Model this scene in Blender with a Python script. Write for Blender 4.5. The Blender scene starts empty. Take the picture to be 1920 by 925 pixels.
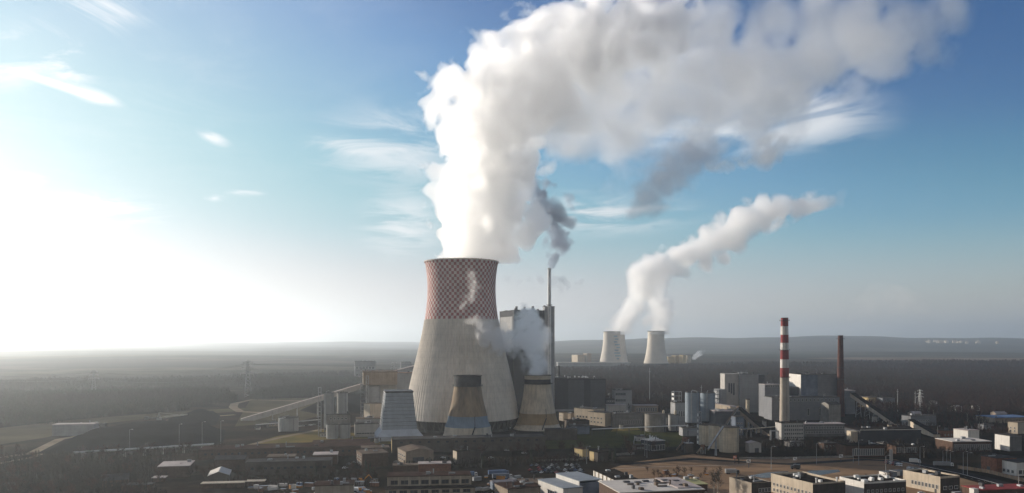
import bpy, bmesh, math, random
import numpy as np
from mathutils import Vector, Matrix, noise as mnoise

# ------------------------------------------------------------------ camera, sky, sun, exposure
F, H, CX, HY = 1500.0, 95.0, 960.0, 640.0        # focal length in photo pixels, camera height, principal column, horizon row
SC = bpy.context.scene
COL = SC.collection
cam_d = bpy.data.cameras.new('camera'); cam = bpy.data.objects.new('camera', cam_d); COL.objects.link(cam)
cam.location = (0, 0, H); cam.rotation_euler = (math.radians(90), 0, 0)
cam_d.sensor_width = 36.0; cam_d.lens = 36.0 * F / 1920.0
cam_d.shift_y = (HY - 462.5) / 1920.0
cam_d.clip_start = 1.0; cam_d.clip_end = 200000.0
SC.camera = cam

EXPO, SKY_K = 0.8, 0.06                            # exposure and sky strength
SUN_AZ, SUN_EL = -54.0, 13.0                      # degrees from +Y (negative = left of the view), elevation
w = bpy.data.worlds.new('World'); SC.world = w; w.use_nodes = True
nt = w.node_tree; N = nt.nodes; L = nt.links
for n in list(N): N.remove(n)
def wn(t, **k):
    n = N.new(t)
    for a, b in k.items(): setattr(n, a, b)
    return n
def wmath(op, a, b=None, c=None, clamp=False):
    n = wn('ShaderNodeMath', operation=op); n.use_clamp = clamp
    for i, v in enumerate((a, b, c)):
        if v is None: continue
        if isinstance(v, (int, float)): n.inputs[i].default_value = v
        else: L.new(v, n.inputs[i])
    return n.outputs[0]
sky = wn('ShaderNodeTexSky', sky_type='NISHITA', sun_disc=False, sun_elevation=math.radians(SUN_EL),
         sun_rotation=math.radians(SUN_AZ), altitude=100.0, air_density=1.0, dust_density=0.05, ozone_density=3.5)
bg = wn('ShaderNodeBackground'); bg.inputs['Strength'].default_value = SKY_K
out = wn('ShaderNodeOutputWorld')
# high thin cirrus: a cloud layer on a plane far above, looked up by the direction of view
tc = wn('ShaderNodeTexCoord'); sep = wn('ShaderNodeSeparateXYZ'); L.new(tc.outputs['Generated'], sep.inputs[0])
zc = wmath('MAXIMUM', sep.outputs[2], 0.03)
cu = wmath('DIVIDE', sep.outputs[0], zc); cv = wmath('DIVIDE', sep.outputs[1], zc)
def cirrus(scx, scy, detail, dist, lo, hi, seed, rot=0.0):
    cb = wn('ShaderNodeCombineXYZ'); L.new(cu, cb.inputs[0]); L.new(cv, cb.inputs[1]); cb.inputs[2].default_value = seed
    mp = wn('ShaderNodeMapping'); mp.inputs['Rotation'].default_value = (0, 0, rot); mp.inputs['Scale'].default_value = (scx, scy, 1)
    L.new(cb.outputs[0], mp.inputs[0])
    nz = wn('ShaderNodeTexNoise'); nz.inputs['Scale'].default_value = 1.0; nz.inputs['Detail'].default_value = detail
    nz.inputs['Roughness'].default_value = 0.62; nz.inputs['Distortion'].default_value = dist; L.new(mp.outputs[0], nz.inputs['Vector'])
    mr = wn('ShaderNodeMapRange', interpolation_type='SMOOTHSTEP'); L.new(nz.outputs['Fac'], mr.inputs['Value'])
    mr.inputs['From Min'].default_value = lo; mr.inputs['From Max'].default_value = hi
    return mr.outputs[0]
def patch(px, py, rx, ry, ang=0.0, soft=1.0):
    """where in the sky a bank of cirrus lies: a soft ellipse in the plane of directions (x/y, z/y)"""
    a = wmath('DIVIDE', sep.outputs[0], wmath('MAXIMUM', sep.outputs[1], 0.05))
    b = wmath('DIVIDE', sep.outputs[2], wmath('MAXIMUM', sep.outputs[1], 0.05))
    a = wmath('SUBTRACT', a, (px - CX) / F); b = wmath('SUBTRACT', b, (HY - py) / F)
    ca, sa = math.cos(ang), math.sin(ang)
    p = wmath('ADD', wmath('MULTIPLY', a, ca), wmath('MULTIPLY', b, sa))
    q = wmath('SUBTRACT', wmath('MULTIPLY', b, ca), wmath('MULTIPLY', a, sa))
    p = wmath('MULTIPLY', p, F / rx); q = wmath('MULTIPLY', q, F / ry)
    r = wmath('SQRT', wmath('ADD', wmath('MULTIPLY', p, p), wmath('MULTIPLY', q, q)))
    mr = wn('ShaderNodeMapRange', interpolation_type='SMOOTHSTEP'); L.new(r, mr.inputs['Value'])
    mr.inputs['From Min'].default_value = 1.0; mr.inputs['From Max'].default_value = max(0.0, 1.0 - soft)
    mr.inputs['To Min'].default_value = 0.0; mr.inputs['To Max'].default_value = 1.0
    return mr.outputs[0]
def addup(xs):
    o = xs[0]
    for x in xs[1:]: o = wmath('ADD', o, x)
    return o
streaky = cirrus(1.7, 1.5, 8, 1.0, 0.36, 0.64, 3.1, 0.5)
banks = addup([patch(760, 270, 230, 110), patch(660, 268, 110, 30), patch(1330, 230, 330, 100), patch(1120, 400, 260, 60), patch(1500, 210, 230, 90),
               patch(760, 420, 120, 90)])
thin = cirrus(1.2, 1.3, 7, 1.2, 0.42, 0.72, 7.7, -0.4)
left = addup([patch(80, 70, 210, 90, 0.5), patch(210, 25, 300, 55, 0.25), patch(120, 110, 90, 60, -0.8), patch(190, 395, 170, 50), patch(400, 258, 45, 16, -0.4),
              patch(400, 372, 35, 10), patch(460, 362, 50, 10), patch(640, 268, 85, 22), patch(40, 338, 60, 20)])
trail = patch(110, 160, 150, 11, -0.32, 0.8); trailend = patch(180, 182, 70, 20, -0.32, 0.9)
cl = addup([wmath('MULTIPLY', wmath('MINIMUM', banks, 1.0), streaky), wmath('MULTIPLY', wmath('MINIMUM', left, 1.0), wmath('ADD', wmath('MULTIPLY', thin, 1.25), 0.03)),
            wmath('MULTIPLY', wmath('ADD', trail, trailend), wmath('ADD', wmath('MULTIPLY', streaky, 0.8), 0.08))])
veil = wmath('MULTIPLY', patch(180, 60, 900, 420, 0.0, 1.0), wmath('ADD', wmath('MULTIPLY', thin, 0.15), 0.20))      # milky cirrostratus towards the sun
cl = wmath('MULTIPLY', wmath('MINIMUM', wmath('ADD', cl, veil), 1.0), 0.85)
mx = wn('ShaderNodeMix', data_type='RGBA'); L.new(cl, mx.inputs[0]); L.new(sky.outputs[0], mx.inputs[6]); mx.inputs[7].default_value = (10.0, 10.2, 10.4, 1)
cur = wn('ShaderNodeRGBCurve')
def setc(ch, pts):
    c = cur.mapping.curves[ch]
    while len(c.points) < len(pts): c.points.new(.5, .5)
    for p, (x, y) in zip(c.points, pts): p.location = (x, y); p.handle_type = 'AUTO_CLAMPED'
cur.mapping.use_clip = False
cur.mapping.extend = 'HORIZONTAL'
setc(0, [(0, 0), (.07, .034), (.10, .072), (.14, .145), (.22, .28), (.35, .46), (.50, .49), (1.0, .50)])
setc(1, [(0, 0), (.15, .135), (.20, .255), (.25, .365), (.32, .47), (.45, .51), (1.0, .53)])
setc(2, [(0, 0), (.27, .335), (.32, .43), (.37, .54), (.45, .57), (.60, .58), (1.0, .58)])
cur.mapping.update()
def vscale(sock, k):
    n = wn('ShaderNodeVectorMath', operation='SCALE'); L.new(sock, n.inputs[0]); n.inputs['Scale'].default_value = k; return n.outputs[0]
L.new(vscale(sky.outputs[0], 0.085), cur.inputs['Color'])
graded = vscale(cur.outputs[0], 1.0 / (SKY_K * 2.0 ** EXPO))
# dust low over the horizon
hb = wn('ShaderNodeMapRange', interpolation_type='SMOOTHSTEP'); L.new(sep.outputs[2], hb.inputs['Value'])
hb.inputs['From Min'].default_value = 0.15; hb.inputs['From Max'].default_value = 0.0; hb.inputs['To Max'].default_value = 0.62
hm_ = wn('ShaderNodeMix', data_type='RGBA'); L.new(hb.outputs[0], hm_.inputs[0]); L.new(graded, hm_.inputs[6]); hm_.inputs[7].default_value = (*[x / (SKY_K * 2.0 ** EXPO) for x in (.70, .605, .54)], 1)
graded = hm_.outputs[2]
L.new(graded, mx.inputs[6]); mx.inputs[7].default_value = (*[x / (SKY_K * 2.0 ** EXPO) for x in (.88, .90, .92)], 1)
# unseen fill glow added to the sky behind the camera, lifts the shaded sides
rear_fill = wn('ShaderNodeMapRange', interpolation_type='SMOOTHSTEP'); L.new(sep.outputs[1], rear_fill.inputs['Value'])
rear_fill.inputs['From Min'].default_value = 0.0; rear_fill.inputs['From Max'].default_value = -0.6; rear_fill.inputs['To Max'].default_value = 0.75
mr2 = wn('ShaderNodeMix', data_type='RGBA'); L.new(rear_fill.outputs[0], mr2.inputs[0]); L.new(mx.outputs[2], mr2.inputs[6]); mr2.inputs[7].default_value = (*[x / (SKY_K * 2.0 ** EXPO) for x in (.36, .33, .29)], 1)
L.new(mr2.outputs[2], bg.inputs['Color']); L.new(bg.outputs[0], out.inputs['Surface'])

sun_d = bpy.data.lights.new('sun', 'SUN'); sun_d.energy = 4.0; sun_d.angle = math.radians(0.5); sun_d.color = (1.0, 0.89, 0.76)
sun = bpy.data.objects.new('sun', sun_d); COL.objects.link(sun)
_az, _el = math.radians(SUN_AZ), math.radians(SUN_EL)
SUN_DIR = Vector((math.sin(_az) * math.cos(_el), math.cos(_az) * math.cos(_el), math.sin(_el)))
sun.rotation_euler = (-SUN_DIR).to_track_quat('-Z', 'Y').to_euler()

vs = SC.view_settings
vs.view_transform = 'Standard'; vs.look = 'None'; vs.exposure = EXPO; vs.gamma = 1.0; vs.use_curve_mapping = False
cy = SC.cycles
cy.volume_bounces = 26; cy.max_bounces = 26; cy.diffuse_bounces = 3; cy.glossy_bounces = 2; cy.transmission_bounces = 4
cy.transparent_max_bounces = 64; cy.use_denoising = True; cy.caustics_reflective = False; cy.caustics_refractive = False
cy.sample_clamp_indirect = 20.0
# ------------------------------------------------------------------ helpers
R = random.Random(7)
def Yof(py): return F * H / (py - HY)                       # distance of the ground seen at photo row py
def G(px, py):                                              # ground point seen at a photo pixel
    y = Yof(py); return Vector(((px - CX) / F * y, y, 0.0))
def XZ(px, py, Y): return Vector(((px - CX) / F * Y, Y, H + (HY - py) / F * Y))

def tag(o, label=None, cat=None, group=None, kind=None):
    if label: o['label'] = label
    if cat: o['category'] = cat
    if group: o['group'] = group
    if kind: o['kind'] = kind
    return o
def empty(name, loc=(0, 0, 0), rz=0.0, parent=None):
    o = bpy.data.objects.new(name, None); COL.objects.link(o); o.location = loc; o.rotation_euler = (0, 0, rz)
    o.empty_display_size = 1.0
    if parent: o.parent = parent
    return o
def link(name, me, parent=None, loc=None, rz=0.0):
    o = bpy.data.objects.new(name, me); COL.objects.link(o)
    if parent: o.parent = parent
    if loc is not None: o.location = loc
    if rz: o.rotation_euler = (0, 0, rz)
    return o

class MB:
    """collects shapes and links them as one mesh"""
    def __init__(s): s.v = []; s.f = []; s.m = []
    def add(s, v, f, mi=0):
        o = len(s.v); s.v.extend([tuple(p) for p in v])
        for q in f: s.f.append(tuple(i + o for i in q)); s.m.append(mi)
        return s
    def box(s, x0, y0, z0, x1, y1, z1, mi=0):
        v = [(x0, y0, z0), (x1, y0, z0), (x1, y1, z0), (x0, y1, z0), (x0, y0, z1), (x1, y0, z1), (x1, y1, z1), (x0, y1, z1)]
        return s.add(v, [(0, 3, 2, 1), (4, 5, 6, 7), (0, 1, 5, 4), (1, 2, 6, 5), (2, 3, 7, 6), (3, 0, 4, 7)], mi)
    def cbox(s, cx, cy, z0, w, d, h, mi=0): return s.box(cx - w / 2, cy - d / 2, z0, cx + w / 2, cy + d / 2, z0 + h, mi)
    def lathe(s, prof, n=32, cx=0, cy=0, cap=True, mi=0, close=False):
        v = []; f = []
        for r, z in prof:
            for k in range(n):
                a = 2 * math.pi * k / n; v.append((cx + r * math.cos(a), cy + r * math.sin(a), z))
        for i in range(len(prof) - 1):
            for k in range(n):
                k2 = (k + 1) % n; f.append((i * n + k, i * n + k2, (i + 1) * n + k2, (i + 1) * n + k))
        if cap:
            f.append(tuple(range(n))[::-1]); f.append(tuple((len(prof) - 1) * n + k for k in range(n)))
        return s.add(v, f, mi)
    def bar(s, a, b, t, t2=None, mi=0):
        a = Vector(a); b = Vector(b); d = (b - a)
        if d.length < 1e-6: return s
        d.normalize(); up = Vector((0, 0, 1)) if abs(d.z) < 0.95 else Vector((1, 0, 0))
        u = d.cross(up).normalized(); q = u.cross(d).normalized(); t2 = t if t2 is None else t2
        v = []
        for p, k in ((a, 1), (b, 1)):
            for i, j in ((-1, -1), (1, -1), (1, 1), (-1, 1)): v.append(p + u * (i * t / 2) + q * (j * t2 / 2))
        return s.add(v, [(3, 2, 1, 0), (4, 5, 6, 7), (0, 1, 5, 4), (1, 2, 6, 5), (2, 3, 7, 6), (3, 0, 4, 7)], mi)
    def tube(s, pts, r, n=8, mi=0):
        pts = [Vector(p) for p in pts]; v = []; f = []
        for i, p in enumerate(pts):
            d = (pts[min(i + 1, len(pts) - 1)] - pts[max(i - 1, 0)]).normalized()
            up = Vector((0, 0, 1)) if abs(d.z) < 0.95 else Vector((1, 0, 0))
            u = d.cross(up).normalized(); q = u.cross(d); rr = r[i] if isinstance(r, (list, tuple)) else r
            for k in range(n):
                a = 2 * math.pi * k / n; v.append(p + u * (rr * math.cos(a)) + q * (rr * math.sin(a)))
        for i in range(len(pts) - 1):
            for k in range(n):
                k2 = (k + 1) % n; f.append((i * n + k, i * n + k2, (i + 1) * n + k2, (i + 1) * n + k))
        f.append(tuple(range(n))[::-1]); f.append(tuple((len(pts) - 1) * n + k for k in range(n)))
        return s.add(v, f, mi)
    def prism(s, poly, z0, z1, mi=0):
        n = len(poly); v = [(x, y, z0) for x, y in poly] + [(x, y, z1) for x, y in poly]
        f = [tuple(range(n))[::-1], tuple(range(n, 2 * n))] + [(k, (k + 1) % n, n + (k + 1) % n, n + k) for k in range(n)]
        return s.add(v, f, mi)
    def mesh(s, name, mats):
        me = bpy.data.meshes.new(name); me.from_pydata(s.v, [], s.f); me.validate()
        for m in (mats if isinstance(mats, (list, tuple)) else [mats]): me.materials.append(m)
        if len(me.polygons) == len(s.m): me.polygons.foreach_set('material_index', s.m)
        return me
    def build(s, name, mats, parent=None, loc=None, rz=0.0, smooth=False):
        me = s.mesh(name, mats)
        if smooth: me.polygons.foreach_set('use_smooth', [True] * len(me.polygons))
        return link(name, me, parent, loc, rz)

def copy_tree(o, parent=None):
    c = o.copy(); COL.objects.link(c); c.parent = parent
    for ch in list(o.children): copy_tree(ch, c)
    return c

# ------------------------------------------------------------------ materials
def mat(name, col, rough=0.85, var=0.18, scale=0.15, col2=None, streak=0.0, bump=0.0, metal=0.0, spec=0.12, bands=None, stretch=(1, 1, 1)):
    """weathered plain surface: base colour broken by two sizes of noise, optional vertical dirt streaks and horizontal bands"""
    m = bpy.data.materials.new(name); m.use_nodes = True; t = m.node_tree; n = t.nodes; l = t.links
    b = n['Principled BSDF']; b.inputs['Roughness'].default_value = rough; b.inputs['Metallic'].default_value = metal
    b.inputs['Specular IOR Level'].default_value = spec
    tc = n.new('ShaderNodeTexCoord'); mp = n.new('ShaderNodeMapping'); mp.inputs['Scale'].default_value = stretch
    l.new(tc.outputs['Object'], mp.inputs[0])
    na = n.new('ShaderNodeTexNoise'); na.inputs['Scale'].default_value = scale; na.inputs['Detail'].default_value = 6; na.inputs['Roughness'].default_value = 0.65
    l.new(mp.outputs[0], na.inputs['Vector'])
    ra = n.new('ShaderNodeValToRGB'); l.new(na.outputs['Fac'], ra.inputs[0])
    c = Vector(col); d = Vector(col2) if col2 else c * (1 - var * 1.6)
    hi = c * (1 + var) if not col2 else c
    ra.color_ramp.elements[0].position = 0.33; ra.color_ramp.elements[0].color = (*d, 1)
    ra.color_ramp.elements[1].position = 0.68; ra.color_ramp.elements[1].color = (*[min(x, 0.9) for x in hi], 1)
    last = ra.outputs[0]
    if streak:
        ms = n.new('ShaderNodeMapping'); ms.inputs['Scale'].default_value = (0.55, 0.55, 0.03); l.new(tc.outputs['Object'], ms.inputs[0])
        ns = n.new('ShaderNodeTexNoise'); ns.inputs['Scale'].default_value = 1.0; ns.inputs['Detail'].default_value = 5; l.new(ms.outputs[0], ns.inputs['Vector'])
        rs = n.new('ShaderNodeMapRange'); l.new(ns.outputs['Fac'], rs.inputs[0])
        rs.inputs['From Min'].default_value = 0.42; rs.inputs['From Max'].default_value = 0.7; rs.inputs['To Min'].default_value = 1.0; rs.inputs['To Max'].default_value = 1 - streak
        mm = n.new('ShaderNodeMix'); mm.data_type = 'RGBA'; mm.blend_type = 'MULTIPLY'; mm.inputs[0].default_value = 1.0
        l.new(last, mm.inputs[6]); l.new(rs.outputs[0], mm.inputs[7]); last = mm.outputs[2]
    if bands:
        period, depth = bands
        sx = n.new('ShaderNodeSeparateXYZ'); l.new(tc.outputs['Object'], sx.inputs[0])
        md = n.new('ShaderNodeMath'); md.operation = 'PINGPONG'; l.new(sx.outputs[2], md.inputs[0]); md.inputs[1].default_value = period / 2
        rs = n.new('ShaderNodeMapRange'); l.new(md.outputs[0], rs.inputs[0]); rs.inputs['From Min'].default_value = 0.0; rs.inputs['From Max'].default_value = period * 0.12
        rs.inputs['To Min'].default_value = 1 - depth; rs.inputs['To Max'].default_value = 1.0
        mm = n.new('ShaderNodeMix'); mm.data_type = 'RGBA'; mm.blend_type = 'MULTIPLY'; mm.inputs[0].default_value = 1.0
        l.new(last, mm.inputs[6]); l.new(rs.outputs[0], mm.inputs[7]); last = mm.outputs[2]
    l.new(last, b.inputs['Base Color'])
    if bump:
        bp = n.new('ShaderNodeBump'); bp.inputs['Strength'].default_value = bump; bp.inputs['Distance'].default_value = 0.3
        l.new(na.outputs['Fac'], bp.inputs['Height']); l.new(bp.outputs[0], b.inputs['Normal'])
    return m
def volume_mat(name, density, aniso, col=(1, 1, 1), noise=None):
    m = bpy.data.materials.new(name); m.use_nodes = True; t = m.node_tree; n = t.nodes; l = t.links
    for x in list(n):
        if x.type != 'OUTPUT_MATERIAL': n.remove(x)
    o = [x for x in n if x.type == 'OUTPUT_MATERIAL'][0]
    p = n.new('ShaderNodeVolumePrincipled'); p.inputs['Color'].default_value = (*col, 1); p.inputs['Density'].default_value = density
    p.inputs['Anisotropy'].default_value = aniso; l.new(p.outputs[0], o.inputs['Volume'])
    if noise:
        scale, lo, hi = noise
        tc = n.new('ShaderNodeTexCoord'); nz = n.new('ShaderNodeTexNoise'); nz.inputs['Scale'].default_value = scale; nz.inputs['Detail'].default_value = 6; nz.inputs['Roughness'].default_value = .62
        l.new(tc.outputs['Object'], nz.inputs['Vector'])
        mr = n.new('ShaderNodeMapRange'); mr.interpolation_type = 'SMOOTHSTEP'; l.new(nz.outputs['Fac'], mr.inputs[0])
        mr.inputs['From Min'].default_value = lo; mr.inputs['From Max'].default_value = hi; mr.inputs['To Max'].default_value = density
        l.new(mr.outputs[0], p.inputs['Density'])
    return m

# ------------------------------------------------------------------ clouds of steam: many puffs fused into one closed skin
_ico = None
def ico():
    global _ico
    if _ico is None:
        b = bmesh.new(); bmesh.ops.create_icosphere(b, subdivisions=2, radius=1.0)
        _ico = (np.array([v.co[:] for v in b.verts]), np.array([[v.index for v in f.verts] for f in b.faces])); b.free()
    return _ico
def mesh_np(name, verts, faces, mats, midx=None, smooth=False):
    me = bpy.data.meshes.new(name); verts = np.asarray(verts, dtype=np.float32); faces = np.asarray(faces, dtype=np.int32)
    k = faces.shape[1]; me.vertices.add(len(verts)); me.vertices.foreach_set('co', verts.ravel())
    me.loops.add(faces.size); me.loops.foreach_set('vertex_index', faces.ravel())
    me.polygons.add(len(faces)); me.polygons.foreach_set('loop_start', np.arange(0, faces.size, k, dtype=np.int32))
    for m in (mats if isinstance(mats, (list, tuple)) else [mats]): me.materials.append(m)
    if midx is not None: me.polygons.foreach_set('material_index', np.asarray(midx, dtype=np.int32))
    if smooth: me.polygons.foreach_set('use_smooth', np.ones(len(faces), dtype=bool))
    me.update(calc_edges=True); return me
def puffs(path, seed, per=14, small=26, spread=0.62, flat=1.0):
    """path: (x, y, z, r) stations -> list of balls: a core chain, mid balls around it and small ones on the rim"""
    rg = np.random.RandomState(seed); P = np.array(path, dtype=float); out = []
    for i in range(len(P) - 1):
        a, b = P[i], P[i + 1]; n = max(2, int(np.linalg.norm(b[:3] - a[:3]) / (0.45 * min(a[3], b[3]))))
        for k in range(n):
            q = a + (b - a) * (k / n); r = q[3]
            out.append((*q[:3], r * 0.72))
            for _ in range(max(1, per // 4)):
                d = rg.normal(size=3); d[1] *= flat; d /= np.linalg.norm(d); out.append((*(q[:3] + d * r * spread * rg.uniform(.7, 1.1)), r * rg.uniform(.28, .46)))
            for _ in range(max(1, small // 4)):
                d = rg.normal(size=3); d[1] *= flat; d /= np.linalg.norm(d); out.append((*(q[:3] + d * r * rg.uniform(.78, 1.02)), r * rg.uniform(.1, .22)))
    return out
def steam(name, balls, m, parent=None, voxel=5.0, d1=(40, 22), d2=(13, 8), d3=None, keep=400):
    iv, jf = ico(); vs_, fs_ = [], []
    for k, (x, y, z, r) in enumerate(balls):
        vs_.append(iv * r + np.array((x, y, z))); fs_.append(jf + k * len(iv))
    me = mesh_np(name, np.vstack(vs_), np.vstack(fs_), m)
    tmp = bpy.data.objects.new(name + '_raw', me); COL.objects.link(tmp)
    rm = tmp.modifiers.new('remesh', 'REMESH'); rm.mode = 'VOXEL'; rm.voxel_size = voxel; rm.use_smooth_shade = True
    for i, d in enumerate([d for d in (d1, d2, d3) if d]):
        tx = bpy.data.textures.new(name + '_billow%d' % i, 'CLOUDS'); tx.noise_scale = d[0]; tx.noise_depth = 3; tx.noise_basis = 'BLENDER_ORIGINAL'
        dm = tmp.modifiers.new('billow', 'DISPLACE'); dm.texture = tx; dm.texture_coords = 'GLOBAL'; dm.strength = d[1]; dm.mid_level = 0.5
        rm = tmp.modifiers.new('remesh', 'REMESH'); rm.mode = 'VOXEL'; rm.voxel_size = voxel * (.8 if i else 1); rm.use_smooth_shade = True
    dg = bpy.context.evaluated_depsgraph_get(); ev = tmp.evaluated_get(dg)
    res = bpy.data.meshes.new_from_object(ev, depsgraph=dg); res.name = name
    bpy.data.objects.remove(tmp); bpy.data.meshes.remove(me)
    # drop crumbs cut loose from the cloud
    nv = len(res.vertices); ed = np.zeros(len(res.edges) * 2, np.int64); res.edges.foreach_get('vertices', ed); ed = ed.reshape(-1, 2); lab = np.arange(nv)
    while True:
        m_ = np.minimum(lab[ed[:, 0]], lab[ed[:, 1]]); new = lab.copy(); np.minimum.at(new, ed[:, 0], m_); np.minimum.at(new, ed[:, 1], m_); new = new[new]
        if (new == lab).all(): break
        lab = new
    cnt = np.bincount(lab, minlength=nv)[lab]; big = cnt < max(keep, 60)
    if big.any():
        b = bmesh.new(); b.from_mesh(res); b.verts.ensure_lookup_table(); bmesh.ops.delete(b, geom=[b.verts[int(i)] for i in np.nonzero(big)[0]], context='VERTS'); b.to_mesh(res); b.free()
    return link(name, res, parent)

def plume_volume(name, st, m_name, D, g, n_scale, amp, soft, col=(1, 1, 1), Y=None, hull=None, voxel=6.0, ry=1.0, zmin=None, rate=.2, puff=.5, bias=0.0, detail=5, fade=None):
    """steam whose density falls off from a bent axis and is eaten by billowing noise; st: (x, y, z, r) stations along the axis"""
    P = np.array(st, float); a = P[0, :3]; b = P[-1, :3]; ax = (b - a); ax[1] = 0; Lg = np.linalg.norm(ax); ax /= Lg; nx = np.array([ax[2], 0, -ax[0]])
    t = (P[:, :3] - a) @ ax / Lg; nn = (P[:, :3] - a) @ nx; rr = P[:, 3]; yy = P[:, 1]
    NS = max(1e-3, np.abs(nn).max()) * 1.05; RS = rr.max() * 1.05; y0, y1 = yy.min() - 1, yy.max() + 1
    m = bpy.data.materials.new(m_name); m.use_nodes = True; T = m.node_tree; n = T.nodes; l = T.links
    for x in list(n):
        if x.type != 'OUTPUT_MATERIAL': n.remove(x)
    o = [x for x in n if x.type == 'OUTPUT_MATERIAL'][0]
    def mth(op, *v, clamp=False):
        q = n.new('ShaderNodeMath'); q.operation = op; q.use_clamp = clamp
        for i, x in enumerate(v):
            if isinstance(x, (int, float)): q.inputs[i].default_value = float(x)
            else: l.new(x, q.inputs[i])
        return q.outputs[0]
    tc = n.new('ShaderNodeTexCoord'); sp = n.new('ShaderNodeSeparateXYZ'); l.new(tc.outputs['Object'], sp.inputs[0]); X, Yc_, Z = sp.outputs
    dx, dz = mth('SUBTRACT', X, a[0]), mth('SUBTRACT', Z, a[2])
    tt = mth('DIVIDE', mth('ADD', mth('MULTIPLY', dx, ax[0]), mth('MULTIPLY', dz, ax[2])), Lg, clamp=False)
    nq = mth('ADD', mth('MULTIPLY', dx, nx[0]), mth('MULTIPLY', dz, nx[2]))
    def fcurve(vals, lo, hi):
        c = n.new('ShaderNodeFloatCurve'); cv = c.mapping.curves[0]; tq = np.clip(t, 0, 1)
        while len(cv.points) < len(tq): cv.points.new(.5, .5)
        for p_, x, y in zip(cv.points, tq, (vals - lo) / (hi - lo)): p_.location = (x, y); p_.handle_type = 'AUTO_CLAMPED'
        c.mapping.update(); l.new(mth('MAXIMUM', mth('MINIMUM', tt, 1.0), 0.0), c.inputs['Value'])
        return mth('ADD', mth('MULTIPLY', c.outputs[0], hi - lo), lo)
    na, ra, ya = fcurve(nn, -NS, NS), fcurve(rr, 0.0, RS), fcurve(yy, y0, y1)
    over = mth('MULTIPLY', mth('MAXIMUM', mth('MAXIMUM', mth('SUBTRACT', tt, 1.0), mth('MULTIPLY', tt, -1.0)), 0.0), Lg)     # past the ends
    u1 = mth('DIVIDE', mth('SUBTRACT', nq, na), ra); u2 = mth('DIVIDE', mth('SUBTRACT', Yc_, ya), mth('MULTIPLY', ra, ry)); u3 = mth('DIVIDE', over, ra)
    u = mth('SQRT', mth('ADD', mth('ADD', mth('MULTIPLY', u1, u1), mth('MULTIPLY', u2, u2)), mth('MULTIPLY', u3, u3)))
    e = mth('SUBTRACT', 1.0 + bias, u)
    nz = n.new('ShaderNodeTexNoise'); nz.inputs['Scale'].default_value = n_scale; nz.inputs['Detail'].default_value = detail; nz.inputs['Roughness'].default_value = .60; nz.inputs['Distortion'].default_value = .35
    l.new(tc.outputs['Object'], nz.inputs['Vector']); f = mth('SUBTRACT', nz.outputs['Fac'], 0.5)
    if puff:                                     # rounded billows with narrow creases between them
        vo = n.new('ShaderNodeTexNoise'); vo.noise_type = 'RIDGED_MULTIFRACTAL'; vo.normalize = True; vo.inputs['Scale'].default_value = n_scale * 1.6; vo.inputs['Detail'].default_value = 3.0; vo.inputs['Roughness'].default_value = .5
        vo.inputs['Offset'].default_value = 1.0; vo.inputs['Gain'].default_value = 1.2; vo.inputs['Lacunarity'].default_value = 2.1
        l.new(tc.outputs['Object'], vo.inputs['Vector']); f = mth('ADD', f, mth('MULTIPLY', mth('SUBTRACT', .5, vo.outputs['Fac']), puff))
    s_ = mth('ADD', e, mth('MULTIPLY', f, amp))
    mr = n.new('ShaderNodeMapRange'); mr.interpolation_type = 'SMOOTHSTEP'; l.new(s_, mr.inputs[0]); mr.inputs['From Min'].default_value = 0; mr.inputs['From Max'].default_value = soft; mr.inputs['To Max'].default_value = D
    dens = mr.outputs[0]
    if zmin is not None:
        mz = n.new('ShaderNodeMapRange'); mz.interpolation_type = 'SMOOTHSTEP'; l.new(Z, mz.inputs[0]); mz.inputs['From Min'].default_value = zmin; mz.inputs['From Max'].default_value = zmin + 6; dens = mth('MULTIPLY', dens, mz.outputs[0])
    if fade is not None:                         # thins out towards its far end
        mf = n.new('ShaderNodeMapRange'); mf.interpolation_type = 'SMOOTHSTEP'; l.new(tt, mf.inputs[0]); mf.inputs['From Min'].default_value = fade; mf.inputs['From Max'].default_value = 1.06; mf.inputs['To Min'].default_value = 1.0; mf.inputs['To Max'].default_value = 0.0; dens = mth('MULTIPLY', dens, mf.outputs[0])
    p = n.new('ShaderNodeVolumePrincipled'); p.inputs['Color'].default_value = (*col, 1); p.inputs['Anisotropy'].default_value = g; l.new(dens, p.inputs['Density']); l.new(p.outputs[0], o.inputs['Volume'])
    m.cycles.volume_step_rate = rate
    hull = hull or 1 + max(bias, -.1) + .40 * amp - .12 * soft
    balls = []
    for i in range(len(P) - 1):
        k = max(2, int(np.linalg.norm(P[i + 1, :3] - P[i, :3]) / (.2 * min(rr[i], rr[i + 1]))))
        for j in range(k + (i == len(P) - 2)): q = P[i] + (P[i + 1] - P[i]) * (j / k); balls.append((*q[:3], q[3] * hull))
    return steam(name, balls, m, voxel=voxel, d1=None, d2=None)
# ------------------------------------------------------------------ palette
M = {}
def pm(k, *a, **kw): M[k] = mat(k, *a, **kw); return M[k]
pm('tower_concrete', (.66, .60, .52), var=.12, scale=.03, streak=.18, bands=(6.0, .07))
pm('checker_red', (.36, .12, .115), var=.15); pm('checker_white', (.68, .58, .54), var=.14, streak=.25)
pm('dark_concrete', (.10, .098, .095), var=.2); pm('inner_dark', (.05, .05, .05))
pm('rust_shell', (.36, .26, .16), col2=(.16, .13, .105), scale=.07, streak=.35, stretch=(1, 1, .35))
pm('cream_shell', (.62, .55, .44), var=.12, streak=.25, scale=.1); pm('blue_band', (.19, .255, .32), var=.12, streak=.2)
pm('tan_shell', (.58, .50, .39), var=.15, streak=.3, scale=.08); pm('orange_band', (.34, .235, .125), var=.12, streak=.2)
pm('crown_dark', (.05, .05, .055), var=.3); pm('crown_cream', (.45, .39, .30), var=.15)
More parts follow.
